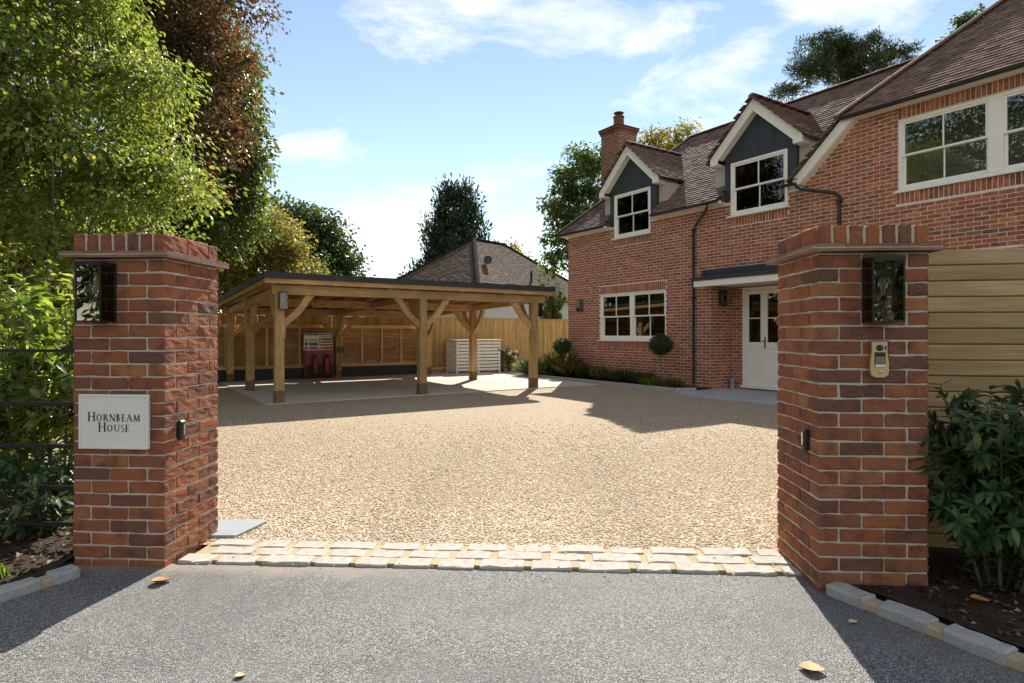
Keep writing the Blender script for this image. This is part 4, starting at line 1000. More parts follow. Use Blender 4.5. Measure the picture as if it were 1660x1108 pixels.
ridge_run((8.56, -.28, WEAVE + .02), (8.844 + WR, WR, zf(WR) + .04), .12, roof, name='hip_tile')
ridge_run((8.844 + WR, WR, zf(WR) + .03), (15, WR, zf(WR) + .03), .11, roof)
# fascias, soffits, gutters
tr_ = MB()
def fascia(s0, s1, z, zb):
    tr_.box(s0, s1, -.20, -.175, zb, z); tr_.box(s0, s1, -.175, .0, zb + .0, zb + .02)
fascia(-.2, 1.95, EAVE - .01, WALLT - .01); fascia(3.67, 5.85, EAVE - .01, WALLT - .01); fascia(7.53, 7.72, EAVE - .01, WALLT - .01); fascia(8.86, 14.2, WEAVE - .01, WINGT - .005)
tr_.box(-.2, -.175, -.174, 5.4, WALLT - .01, EAVE - .01); tr_.box(-.1749, .0, .0, 5.4, WALLT - .008, WALLT + .012)
tr_.build('eave_fascia', M['cream'], HS, bevel=.003)
gt = 0
def gutter(p, q, r=.055):
    p, q = Vector(p), Vector(q); d = (q - p).normalized(); y = Vector((0, 0, 1)).cross(d).normalized(); mbg = MB(); seg = 8; ring = []
    for P0 in (p, q):
        for rr in (r, r - .006):
            for j_ in range(seg + 1):
                an = math.pi + math.pi * j_ / seg; ring.append(P0 + y * math.cos(an) * rr + Vector((0, 0, math.sin(an) * rr * 1.05)))
    n1 = seg + 1; mbg.v = [tuple(v) for v in ring]
    for j_ in range(seg):
        mbg.f.append((j_, j_ + 1, 2 * n1 + j_ + 1, 2 * n1 + j_)); mbg.f.append((n1 + j_, n1 + j_ + 1, 3 * n1 + j_ + 1, 3 * n1 + j_))
        mbg.f.append((j_, j_ + 1, n1 + j_ + 1, n1 + j_)); mbg.f.append((2 * n1 + j_, 2 * n1 + j_ + 1, 3 * n1 + j_ + 1, 3 * n1 + j_))
    mbg.f += [(0, n1, 3 * n1, 2 * n1), (seg, n1 + seg, 3 * n1 + seg, 2 * n1 + seg), tuple(range(n1)), tuple(range(2 * n1, 3 * n1))]
    return mbg.build('gutter', M['black'], HS)
gz = EAVE - .005
gutter((-.27, -.262, gz), (1.88, -.262, gz)); gutter((3.74, -.262, gz), (5.80, -.262, gz)); gutter((7.42, -.262, gz), (7.72, -.262, gz)); gutter((8.62, -.262, WEAVE - .005), (14.2, -.262, WEAVE - .005)); gutter((-.262, 5.4, gz), (-.262, -.25, gz))
# raking bargeboard between low eave and high eave
rk = MB(); a, b_ = (7.70, 4.27), (8.87, 5.385)
rk.prism([(7.62, 4.38), (7.74, 4.36), (8.86, 5.43), (8.86, 5.50), (8.60, 5.42), (7.62, 4.50)], 'y', -.20, -.17)
rk.prism([(7.76, 4.37), (8.90, 5.45), (8.90, 5.47), (7.76, 4.39)], 'y', -.1695, 0)
rk.build('raking_bargeboard', M['cream'], HS, bevel=.003)
# downpipes
MB().tube([(5.52, -.262, EAVE - .06), (5.52, -.262, 4.28), (5.40, -.20, 4.20), (5.03, -.06, 3.98), (4.95, -.055, 3.88), (4.95, -.055, .10)], .034, 10).build('downpipe', M['black'], HS, smooth=True)
MB().tube([(7.74, -.262, EAVE - .06), (7.74, -.262, 4.33), (7.82, -.23, 4.26), (8.42, -.07, 4.09), (8.50, -.055, 4.02), (8.50, -.055, .5)], .034, 10).build('downpipe', M['black'], HS, smooth=True)
cl_ = MB()
for s_, zs in ((4.95, (3.86, 2.2, .9)), (8.50, (3.9, 2.6))):
    for z_ in zs: cl_.box(s_ - .05, s_ + .05, -.093, -.003, z_, z_ + .03)
cl_.build('pipe_bracket', M['black'], HS)

# ---- dormers
for m_, hw in dorm:
    c0, c1 = m_ - .87, m_ + .90; wx0, wx1 = m_ - .69, m_ + .69
    dm = MB()
    # dark boarded gable: three boards with joints, and cheek strips beside the window
    zb = 5.237; zt = lambda s_: AP - .10 - DS * abs(s_ - m_)
    brk = sorted({c0, m_ - .42, m_ + .02, m_ + .44, c1, m_})
    brk = [c0, m_ - .40, m_, m_ + .40, c1]
    for p, q in zip(brk, brk[1:]):
        p_, q_ = p + .004, q - .004
        dm.prism([(p_, zb), (q_, zb), (q_, zt(q_)), (p_, zt(p_))], 'y', -.012, .012)
    for p, q in ((c0, wx0 - .004), (wx1 + .004, c1)):
        lo = zm(0) - .25
        dm.prism([(p + .004, lo), (q, lo), (q, zb - .006), (p + .004, zb - .006)], 'y', -.014, .012)
    D_ = dm.build('dormer', M['lead'], HS, bevel=.002)
    ck = MB()
    for s0_, s1_ in ((c0, c0 + .012), (c1 - .012, c1)):
        zt_ = 5.42; bb = (zt_ - EAVE) / TANP - .25
        ck.hexa([(s0_, .0125, zm(0) - .1), (s1_, .0125, zm(0) - .1), (s1_, bb, zt_ - .1), (s0_, bb, zt_ - .1), (s0_, .0125, zt_), (s1_, .0125, zt_), (s1_, bb + .02, zt_), (s0_, bb + .02, zt_)])
    ck.poly((c0, .0128, zb - .3), (c1, .0128, zb - .3), (c1, .0128, zt(c1)), (m_, .0128, zt(m_)), (c0, .0128, zt(c0)))
    ck.build('cheek', M['lead'], D_)
    # bargeboards
    bg_ = MB()
    top = lambda d: AP - .02 - DS * d
    for sg_ in (-1, 1):
        o_ = [(m_ + sg_ * d, z_) for d, z_ in ((0, top(0)), (hw, top(hw)), (hw, top(hw) - .165), (hw - .20, top(hw) - .165), (hw - .20, top(hw - .2) - .265), (0, top(0) - .275))]
        if sg_ < 0: o_ = o_[::-1]
        bg_.prism(o_, 'y', -.205, -.18)
        o2 = [(m_ + sg_ * d, z_) for d, z_ in ((0, top(0) - .235), (hw - .21, top(hw - .21) - .235), (hw - .21, top(hw - .21) - .262), (0, top(0) - .262))]
        bg_.prism(o2 if sg_ > 0 else o2[::-1], 'y', -.1795, -.015)
        a_ = m_ + sg_ * (hw - .2); b2 = m_ + sg_ * hw; bx = sorted((a_, b2))
        bg_.box(bx[0], bx[1], -.1798, .52, top(hw) - .165, top(hw) - .145); 
        bx2 = sorted((m_ + sg_ * (hw - .018), m_ + sg_ * hw)); bg_.box(bx2[0], bx2[1], -.1799, .55, top(hw) - .1445, top(hw) - .02)
    bg_.build('bargeboard', M['cream'], D_, bevel=.002)
    n0 = len(tiles)
    bT = (AP - EAVE) / TANP - .25; hwT = hw + .06
    zE = AP - DS * hwT; bE = (zE - EAVE) / TANP - .25; L2 = 1 / math.sqrt(1 + DS ** 2); TT = hwT / L2
    for sg_ in (-1, 1):
        slope((m_ + sg_ * hwT, 0, zE), (0, 1, 0), (-sg_ * L2, 0, DS * L2), [(-.23, 0), (bE, 0), (bT, TT), (-.23, TT)])
    dt = tiles[n0:]; del tiles[n0:]
    u2 = MB()
    for sg_ in (-1, 1): u2.poly((m_ + sg_ * hwT, -.225, zE), (m_ + sg_ * hwT, bE, zE), (m_, bT, AP), (m_, -.225, AP))
    u2.build('dormer_roof', M['felt'], D_)
    lay_tiles(dt, D_, 0, 'roof_tiles')
    ridge_run((m_, -.24, AP + .04), (m_, bT, AP + .04), .10, D_)
    for sg_ in (-1, 1):
        q = gutter((m_ + sg_ * (hwT + .03), -.2, zE - .03), (m_ + sg_ * (hwT + .03), bE + .1, zE - .03), .045); q.parent = D_
lay_tiles(tiles, roof, 300, 'roof_tiles')

# ---- chimney
ch_s, ch_b, cw = .05, 2.09, .41
cm = MB().box(ch_s - cw + .007, ch_s + cw - .007, ch_b - cw + .007, ch_b + cw - .007, 4.0, 8.1).build('chimney', M['hmortar'], HS)
cbk = MB(); z = 4.0; k = 0
def ring_course(mb, cs, cb, w_, z, k):
    for (o, e, n) in (((cs, cb - w_), (1, 0, 0), (0, -1, 0)), ((cs + w_, cb), (0, 1, 0), (1, 0, 0)), ((cs, cb + w_), (-1, 0, 0), (0, 1, 0)), ((cs - w_, cb), (0, -1, 0), (-1, 0, 0))):
        x = -w_ - (.1125 if k % 2 else 0)
        while x < w_:
            p, q = max(x, -w_), min(x + .215, w_)
            if q - p > .03: brick_faces(mb, (o[0] + e[0] * (p + q) / 2, o[1] + e[1] * (p + q) / 2, z + BH / 2), e, n, (q - p) / 2, BH / 2)
            x += .225
while z < 7.9: ring_course(cbk, ch_s, ch_b, cw, z, k); z += CO; k += 1
for i in range(2): ring_course(cbk, ch_s, ch_b, cw + .03 * (i + 1), z, k); cbk.box(ch_s - cw - .03 * i - .02, ch_s + cw + .03 * i + .02, ch_b - cw - .03 * i - .02, ch_b + cw + .03 * i + .02, z + .003, z + .07); z += CO; k += 1
tag(cbk.build('chimney_bricks', M['cbrick'], cm), kind='stuff')
MB().box(ch_s - cw - .08, ch_s + cw + .08, ch_b - cw - .08, ch_b + cw + .08, z + .002, z + .04).build('chimney_cap', M['clay'], cm, bevel=.01)
MB().lathe([(.19, z + .04), (.18, z + .1), (.165, z + .42), (.185, z + .43), (.185, z + .47), (.15, z + .47)], 16, (ch_s, ch_b)).build('chimney_pot', M['clay'], cm, smooth=False)
MB().lathe([(.02, z + .47), (.02, z + .56), (.17, z + .575), (.16, z + .60), (.02, z + .63)], 16, (ch_s, ch_b)).build('pot_cowl', M['clay'], cm)
# wall lanterns on the house, boot pipe
def hlantern(s, b, z, rz, label): return make_lantern(W(s, b, z), rz, .15, .15, .34, label, solid=True)
hlantern(.66, -.002, 2.02, A_H, 'small black lantern on the house wall above the first topiary ball')
lw = W(porch[0] + .002, .32, 2.0); make_lantern(lw, A_H + R(90), .15, .14, .38, 'small black lantern inside the brick porch', solid=True)
bp = empty('porch_pipe', W(5.56, .62, 0)); tag(bp, 'short grey pipe stub standing in the porch corner', 'pipe')
MB().tube([(0, 0, 0), (0, 0, .24)], .045, 12).build('pipe_body', M['slate'], bp, smooth=True); MB().tube([(0, 0, .2), (0, 0, .27)], .052, 12).build('pipe_cap', M['slate'], bp, smooth=True)

# ------------------------------------------------------------------ THE CARPORT
CA = empty('oak_carport', (C0[0], C0[1], 0), A_C); tag(CA, 'open oak framed carport with eight posts and flat black roof', 'carport')
us, vs_ = (0, 2.98, 5.95), (0, 3.0, 6.0)
drop = lambda v: -.033 * v
PT = .17
BT, BB = 2.27, 2.09
for u in us:
    for v in vs_:
        if u == 2.98 and v == 3.0: continue        # the middle of the bay is clear
        beam('post', (u, v, .25), (u, v, BB + drop(v)), PT, PT, M['oak'], CA, side=(0, 1, 0), bevel=.008)
        beam('post_foot', (u, v, .0), (u, v, .249), PT + .012, PT + .012, M['oakdark'], CA, side=(0, 1, 0), bevel=.008)
for v in vs_: beam('wall_plate', (-.14, v, (BT + BB) / 2 + drop(v)), (6.25, v, (BT + BB) / 2 + drop(v)), PT, BT - BB, M['oak'], CA, bevel=.006)
for u in us: beam('tie_beam', (u, .086, (BT + BB) / 2 - .02), (u, 5.914, (BT + BB) / 2 - .02 + drop(6)), PT - .02, .15, M['oak'], CA, bevel=.006)
def brace(o, dirv, zt, size=.62):
    """curved brace from a post face up to the beam, in the plane of dirv"""
    n = 7; outer = []; inner = []
    for i in range(n):
        t = i / (n - 1); x = t; y = t
        bow = math.sin(t * math.pi) * .07
        px_, pz_ = .085 + (size - .085) * t + bow * .7, zt - size + size * t - bow * .7
        dx, dz = .707, .707
        outer.append((px_, pz_)); 
    pts = []
    wd = .13
    o1 = [(.084, zt - size - .04)] + [(a, b) for a, b in outer[1:-1]] + [(size + .05, zt)]
    o2 = [(size - .13, zt)] + [(a - wd * .70, b + wd * .70) for a, b in outer[1:-1]][::-1] + [(.084, zt - size + .15)]
    outl = o1 + o2
    # quads, since the outline is concave
    lo = o1; hi = o2[::-1]
    hi = hi if len(hi) == len(lo) else hi
    m_ = MB(); h = .045; side = Vector((-dirv[1], dirv[0], 0))
    def P3(a, b, s_): return Vector(o) + Vector(dirv) * a + side * s_ + Vector((0, 0, b))
    for i in range(len(lo) - 1):
        for s_, fl in ((-h, 0), (h, 1)):
            q = [P3(*lo[i], s_), P3(*lo[i + 1], s_), P3(*hi[i + 1], s_), P3(*hi[i], s_)]
            m_.poly(*(q[::-1] if fl else q))
        m_.poly(P3(*lo[i], h), P3(*lo[i + 1], h), P3(*lo[i + 1], -h), P3(*lo[i], -h)); m_.poly(P3(*hi[i], -h), P3(*hi[i + 1], -h), P3(*hi[i + 1], h), P3(*hi[i], h))
    m_.build('brace', M['oak'], CA)
for u in us:
    for v in vs_:
        if u == 2.98 and v == 3.0: continue
        for d in ((1, 0, 0), (-1, 0, 0), (0, 1, 0), (0, -1, 0)):
            if (u == 0 and d[0] < 0) or (u == us[2] and d[0] > 0) or (v == 0 and d[1] < 0) or (v == 6.0 and d[1] > 0): continue
            zt = BB + drop(v) - .001 if d[0] else (BB + BT) / 2 - .095 + drop(v)
            brace((u, v, 0), d, zt - (.0 if d[0] else .0))
for i in range(12):
    u = -.12 + i * .575
    beam('rafter', (u, -.16, BT + .058), (u, 6.3, BT + .058 + drop(6.46)), .05, .11, M['oak'], CA, bevel=.003)
beam('fascia_board', (-.30, -.20, 2.335), (6.42, -.20, 2.335), .03, .10, M['oak'], CA, bevel=.003)
beam('fascia_board', (-.285, -.184, 2.335), (-.285, 6.35, 2.335 + drop(6.53)), .03, .10, M['oak'], CA, bevel=.003)
beam('fascia_board', (6.405, -.184, 2.335), (6.405, 6.35, 2.335 + drop(6.53)), .03, .10, M['oak'], CA, bevel=.003)
beam('eaves_board', (-.25, 6.10, 2.115), (6.38, 6.10, 2.115), .025, .19, M['oak'], CA, bevel=.003)
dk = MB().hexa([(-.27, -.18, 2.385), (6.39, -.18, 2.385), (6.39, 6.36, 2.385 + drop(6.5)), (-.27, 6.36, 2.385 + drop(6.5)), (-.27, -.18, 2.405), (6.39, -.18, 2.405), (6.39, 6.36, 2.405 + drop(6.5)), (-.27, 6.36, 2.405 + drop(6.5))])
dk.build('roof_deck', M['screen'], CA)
rf = MB().hexa([(-.32, -.235, 2.408), (6.44, -.235, 2.408), (6.44, 6.42, 2.408 + drop(6.6)), (-.32, 6.42, 2.408 + drop(6.6)), (-.32, -.235, 2.49), (6.44, -.235, 2.49), (6.44, 6.42, 2.49 + drop(6.6)), (-.32, 6.42, 2.49 + drop(6.6))])
rf.build('roof_covering', M['felt'], CA, bevel=.01)
sp = MB().box(-.325, 6.445, -.243, -.2355, 2.375, 2.492); sp.hexa([(-.328, -.235, 2.375), (-.3205, -.235, 2.375), (-.3205, 6.42, 2.375 + drop(6.6)), (-.328, 6.42, 2.375 + drop(6.6)), (-.328, -.235, 2.492), (-.3205, -.235, 2.492), (-.3205, 6.42, 2.492 + drop(6.6)), (-.328, 6.42, 2.492 + drop(6.6))])
sp.build('roof_trim', M['felt'], CA)
make_lantern(CP(.04, -PT / 2 - .002, 1.80), A_C, .15, .14, .33, 'black lantern on the nearest carport corner post', solid=True)
make_lantern(CP(5.95 + PT / 2 + .002, -.0, 1.76), A_C + R(90), .15, .14, .34, 'black lantern on the carport post nearest the house', solid=True)
cam_ = empty('security_camera', CP(1.35, 2.9, 2.0), A_C); tag(cam_, 'tiny black camera hanging under the carport beam', 'camera')
MB().tube([(0, 0, .07), (0, 0, 0)], .012, 8).build('mount', M['black'], cam_); MB().lathe([(.015, -.06), (.04, -.05), (.045, -.01), (.03, .0)], 12).build('dome', M['black'], cam_, smooth=True)

# boarded screen behind the carport
SC_ = empty('boarded_screen', CP(-1.4, 6.19), A_C); tag(SC_, 'low screen of dark horizontal boards and studs behind the carport bays', 'timber screen')
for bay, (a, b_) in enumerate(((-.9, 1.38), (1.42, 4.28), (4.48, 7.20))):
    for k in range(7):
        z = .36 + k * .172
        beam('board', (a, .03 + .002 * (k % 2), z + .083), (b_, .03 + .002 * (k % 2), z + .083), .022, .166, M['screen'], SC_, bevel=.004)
    beam('rail', (a, 0, 1.56), (b_, 0, 1.56), .045, .10, M['stud'], SC_, bevel=.003); beam('rail', (a, 0, .385), (b_, 0, .385), .045, .10, M['stud'], SC_, bevel=.003)
    n = 5 if bay == 2 else 4
    for i in range(n):
        x = a + .06 + (b_ - a - .12) * i / (n - 1); beam('stud', (x, .002, .436), (x, .002, 1.509), .065, .04, M['stud'], SC_, side=(1, 0, 0), bevel=.003)
MB().box(-.9, 7.2, -.01, .05, -.02, .33).build('dark_plinth', M['felt'], SC_)

# close-boarded boundary fence
FN = empty('boundary_fence', CP(-6, 6.56), A_C); tag(FN, 'tall fence of upright golden boards along the back boundary', 'fence')
n = 230; fh = 1.91
fm = [MB().box(0, fh - .2, -.048, .048, -.009, .009).mesh('fence_board', M['fence'], bevel=.002) for _ in range(1)]
for i in range(n):
    x = i * .098
    o = link('fence_board', fm[0], FN, frame((x, random.uniform(-.006, .006) + .009 * (i % 2), .17), (0, 0, 1), (1, 0, .0), (0, 1, 0)))
beam('capping', (-.05, .0, fh - .012), (n * .098, .0, fh - .012), .075, .03, M['fence'], FN, bevel=.003); beam('gravel_board', (-.05, .01, .08), (n * .098, .01, .08), .03, .17, M['fence'], FN, bevel=.003)
for x in np.arange(0, n * .098, 2.4): beam('fence_post', (x, .075, 0), (x, .075, fh - .03), .09, .09, M['fence'], FN, side=(1, 0, 0))
# bin store
BS = empty('bin_store', CP(6.82, 5.62), A_C); tag(BS, 'white slatted timber bin store against the boundary fence', 'bin store')
bw, bd, bh = 1.66, .72, 1.13
for x, y in ((0, 0), (bw / 2, 0), (bw, 0), (0, bd), (bw, bd)): beam('corner_post', (x, y, 0), (x, y, bh - .03), .05, .05, M['white'], BS, side=(0, 1, 0), bevel=.003)
for k in range(9):
    z = .14 + k * .112
    for a, b_ in ((.027, bw / 2 - .027), (bw / 2 + .027, bw - .027)): beam('slat', (a, -.012, z), (b_, -.012, z), .018, .075, M['white'], BS, bevel=.002, shared=True)
    for x in (-.01, bw + .01): beam('slat', (x, .027, z), (x, bd - .027, z), .018, .075, M['white'], BS, bevel=.002, shared=True)
for k in range(5): beam('roof_board', (-.05, -.04 + k * .165, bh + .01 * k / 4), (bw + .05, -.04 + k * .165, bh + .01 * k / 4), .15, .02, M['white'], BS, bevel=.003)
MB().box(.02, bw - .02, bd - .02, bd, .05, bh - .04).build('back_panel', M['white'], BS)

# fire point
FP = empty('fire_point', CP(2.02, 5.98), A_C); tag(FP, 'dark red fire point stand with two coloured safety boards', 'fire point')
f = MB()
for x in (-.02, .80): f.box(x, x + .03, 0, .03, 0, 1.05)
f.box(.01, .80, .012, .03, .42, 1.0); f.box(-.05, .86, -.06, .12, 0, .03)
f.build('stand', M['red'], FP, bevel=.002)
MB().box(.012, .798, -.03, .011, .12, .42).build('trough', M['felt'], FP)
def sboard(x, z, tilt, bands):
    bo = MB().box(0, .42, -.006, 0, 0, .50).build('safety_board', M['paper'], FP); bo.location = (x, -.005, z); bo.rotation_euler = (0, tilt, 0)
    for z0_, z1_, x0_, x1_, mt in bands: MB().box(x0_, x1_, -.0085, -.0065, z0_, z1_).build('colour_band', mt, bo)
YL = simple('sign yellow', (.62, .45, .04), .5, var=.03); GR = simple('sign green', (.06, .25, .14), .5, var=.03); BL = simple('sign blue', (.06, .10, .30), .5, var=.03); RDm = simple('sign red', (.55, .06, .06), .5, var=.03)
sboard(-.06, .86, R(2), [(.44, .49, .01, .41, GR), (.26, .33, .14, .41, YL), (.26, .33, .03, .11, YL), (.14, .23, .16, .41, BL), (.14, .23, .03, .12, BL), (.02, .11, .16, .41, RDm), (.02, .11, .03, .12, RDm)])
sboard(.38, .85, R(-2.5), [(.45, .48, .01, .41, BL), (.37, .43, .03, .41, YL), (.29, .35, .10, .41, BL), (.29, .35, .02, .08, BL), (.21, .27, .10, .41, GR), (.21, .27, .02, .08, GR), (.12, .18, .02, .41, RDm), (.02, .09, .10, .41, RDm), (.02, .09, .02, .08, RDm)])
def ext(u, label):
    e = empty('fire_extinguisher', CP(u, 5.88, .16)); tag(e, label, 'fire extinguisher', 'red fire extinguishers')
    MB().lathe([(.07, 0), (.078, .02), (.078, .44), (.06, .50), (.025, .53), (.025, .56)], 16).build('cylinder', M['red'], e, smooth=True)
    MB().box(-.02, .02, -.07, .03, .56, .585).build('lever', M['black'], e); MB().tube([(.03, -.02, .55), (.09, -.03, .5), (.095, -.03, .25), (.08, -.03, .15)], .01, 7).build('hose', M['black'], e)
ext(2.28, 'red extinguisher on the signboard stand, further from the power box'); ext(2.62, 'red extinguisher on the signboard stand, nearer the power box')
pp = MB().box(0, .25, -.004, 0, 0, .34).build('paper_notice', M['paper']); pp.location = CP(1.25, 6.13, 1.22); pp.rotation_euler = (0, R(2), A_C); tag(pp, 'white printed notice pinned to the boarded screen', 'notice')
for k in range(7): o = MB().box(.03, .22 - .03 * (k % 3), -.0055, -.0045, .28 - k * .035, .286 - k * .035).build('print_line', M['slate'], pp)
pbx = empty('power_box', CP(2.98, 5.905, .78), A_C); tag(pbx, 'black electrical box with a dangling cable on a carport post', 'electrical box')
MB().box(-.05, .13, -.09, -.0, 0, .15).build('box_body', M['black'], pbx, bevel=.006); MB().tube([(.03, -.03, 0), (.06, -.03, -.18), (.0, -.03, -.4), (-.08, -.03, -.5)], .009, 6).build('cable', M['black'], pbx)

# ------------------------------------------------------------------ neighbour's bungalow
BG = empty('bungalow', (-1.0, 34, 0)); tag(BG, 'neighbouring bungalow with brown hipped tile roof behind the boundary fence', 'bungalow')
ra, rb = at(768, 389, 35), at(826, 398, 37.5); Oo = Vector((-1.0, 34, 0)); rzh = ra[2]
ez = 3.15; hwb = 4.7
ax = (Vector(rb) - Vector(ra)); ax.z = 0; ax.normalize(); sd = Vector((-ax.y, ax.x, 0))
A_ = Vector((ra[0], ra[1], rzh)) - Oo; B_ = A_ + ax * 2.6
c = [A_ - ax * hwb - sd * hwb, B_ + ax * hwb - sd * hwb, B_ + ax * hwb + sd * hwb, A_ - ax * hwb + sd * hwb]
c = [Vector((p.x, p.y, ez)) for p in c]
rfm = MB(); rfm.poly(c[0], c[1], B_, A_); rfm.poly(c[1], c[2], B_); rfm.poly(c[2], c[3], A_, B_); rfm.poly(c[3], c[0], A_)
rfo = rfm.build('roof', M['felt'], BG)
ts = MB(); tr = random.Random(4)
def courses(p, q, r, s):       # slope from eave p-q up to r-s, tiles in courses
    N = 52
    for i in range(N):
        t0, t1 = i / N, (i + 1) / N
        a0, b0_ = p.lerp(s, t0), q.lerp(r, t0); L = (b0_ - a0).length; n_ = max(1, int(L / .17)); d = (b0_ - a0) / n_
        upv = (p.lerp(s, t1) - a0); upv = (s - p).normalized() * .13; nn = (q - p).cross(s - p).normalized(); nn = nn if nn.z > 0 else -nn
        a1_, b1_ = p.lerp(s, min(1, t1 + .4 / N)), q.lerp(r, min(1, t1 + .4 / N))
        for j_ in range(n_):
            k0, k1 = (j_ + .02) / n_, (j_ + .98) / n_; h0 = nn * (.055 + tr.uniform(-.006, .010)); h1 = nn * .012
            x0, x1, y0, y1 = a0.lerp(b0_, k0), a0.lerp(b0_, k1), a1_.lerp(b1_, k0), a1_.lerp(b1_, k1)
            ts.poly(x0 + h0, x1 + h0, y1 + h1, y0 + h1); i0 = len(ts.v); ts.v += [tuple(x0), tuple(x1)]; ts.f.append((i0, i0 + 1, i0 - 3, i0 - 4))
courses(c[0], c[1], B_, A_); courses(c[3], c[0], A_, A_)
tag(ts.build('roof_tiles', M['oldtile'], rfo), kind='stuff')
def hiprun(p, q): 
    ridge_run(p + Vector((0, 0, .05)), q + Vector((0, 0, .05)), .15, rfo, n=max(4, int((q - p).length / .42)), name='hip_tile')
hiprun(c[0], A_); hiprun(c[1], B_); hiprun(A_, B_); hiprun(c[3], A_)
for ch in rfo.children:
    if ch.name.startswith('hip_tile'): ch.data.materials[0] = M['oldhip'] if 'oldhip' in M else M.setdefault('oldhip', simple('old hip tile', (.022, .018, .015), .95, var=.4, spec=.03))
wl = MB(); wi = [p.lerp((c[0] + c[2]) / 2, .06) for p in c]
for i in range(4): p, q = wi[i], wi[(i + 1) % 4]; wl.poly((p.x, p.y, 0), (q.x, q.y, 0), (q.x, q.y, ez), (p.x, p.y, ez))
wl.build('wall', M['render'], BG)
for t in (.30, .55, .80):
    p = wi[0].lerp(wi[1], t); d = (wi[1] - wi[0]).normalized(); nrm = Vector((d.y, -d.x, 0))
    fr_ = MB().hexa([p + nrm * o_ + d * a_ + Vector((0, 0, z_ - ez)) for z_ in (1.0, 2.3) for a_, o_ in ((-.7, .05), (.7, .05), (.7, -.02), (-.7, -.02))]).build('window', M['white'], BG)
    for k in (-.33, .33): MB().hexa([p + nrm * o_ + d * (a_ + k) + Vector((0, 0, z_ - ez)) for z_ in (1.08, 2.22) for a_, o_ in ((-.28, .06), (.28, .06), (.28, .052), (-.28, .052))]).build('pane', M['glass'], fr_)
pd = at(787, 443, 33.5)
q = MB().lathe([(.04, -.04), (.21, -.01), (.24, .02), (.22, .03), (.04, -.01)], 20).build('satellite_dish', M['lead'], BG); 
bq = A_.lerp(c[0], .5).lerp(B_.lerp(c[1], .5), .18); 
nrm = (c[1] - c[0]).cross(A_ - c[0]).normalized(); nrm = nrm if nrm.z > 0 else -nrm
tt = .53; row0, row1 = c[0].lerp(A_, tt), c[1].lerp(B_, tt)
def on_roof(xp):               # point of the front slope at height tt seen at image column xp
    best = min((abs(pix(Oo + row0.lerp(row1, k / 200))[0] - xp), k) for k in range(201)); return row0.lerp(row1, best[1] / 200)
q.location = on_roof(787) + nrm * .28; q.rotation_euler = (R(78), 0, R(-6))
MB().tube([on_roof(787), on_roof(787) + nrm * .26], .03, 6).build('dish_bracket', M['lead'], BG)
tt = .30; row0, row1 = c[0].lerp(A_, tt), c[1].lerp(B_, tt); pv = on_roof(862)
MB().tube([pv - Vector((0, 0, .2)), pv + Vector((0, 0, .62))], .07, 8).build('vent_pipe', M['black'], BG)

# ------------------------------------------------------------------ side fence beside the intercom pillar
SF = empty('side_fence', (2.10, 3.78, 0), R(-11)); tag(SF, 'close horizontal boarded timber fence beside the intercom pillar', 'fence')
for k in range(19):
    z = .02 + k * .096
    o = beam('board', (0, 0, z + .048), (4.2, 0, z + .048), .02, .0915, M['tongue'], SF, bevel=.006)
MB().box(0, 4.2, .0105, .016, 0, 1.81).build('backing_sheet', M['oakdark'], SF)
for x in (.05, 2.0, 4.1): beam('fence_post', (x, .07, 0), (x, .06, 1.82), .09, .09, M['tongue'], SF, side=(1, 0, 0))

# ------------------------------------------------------------------ left estate railing
RL = empty('estate_railing', onp(PLo, -.004, .20), math.pi + THL); tag(RL, 'black metal railing of five thin bars running off the plaque pillar', 'railing')
for z, t in ((1.228, .010), (.900, .013), (.640, .013), (.385, .013), (.160, .013)):
    MB().box(0, 6, -.006, .006, z - t, z + t).build('rail', M['iron'], RL, bevel=.002)
for x in (1.9, 3.8, 5.7): MB().box(x, x + .04, .008, .02, 0, 1.3).build('railing_post', M['iron'], RL, bevel=.002)

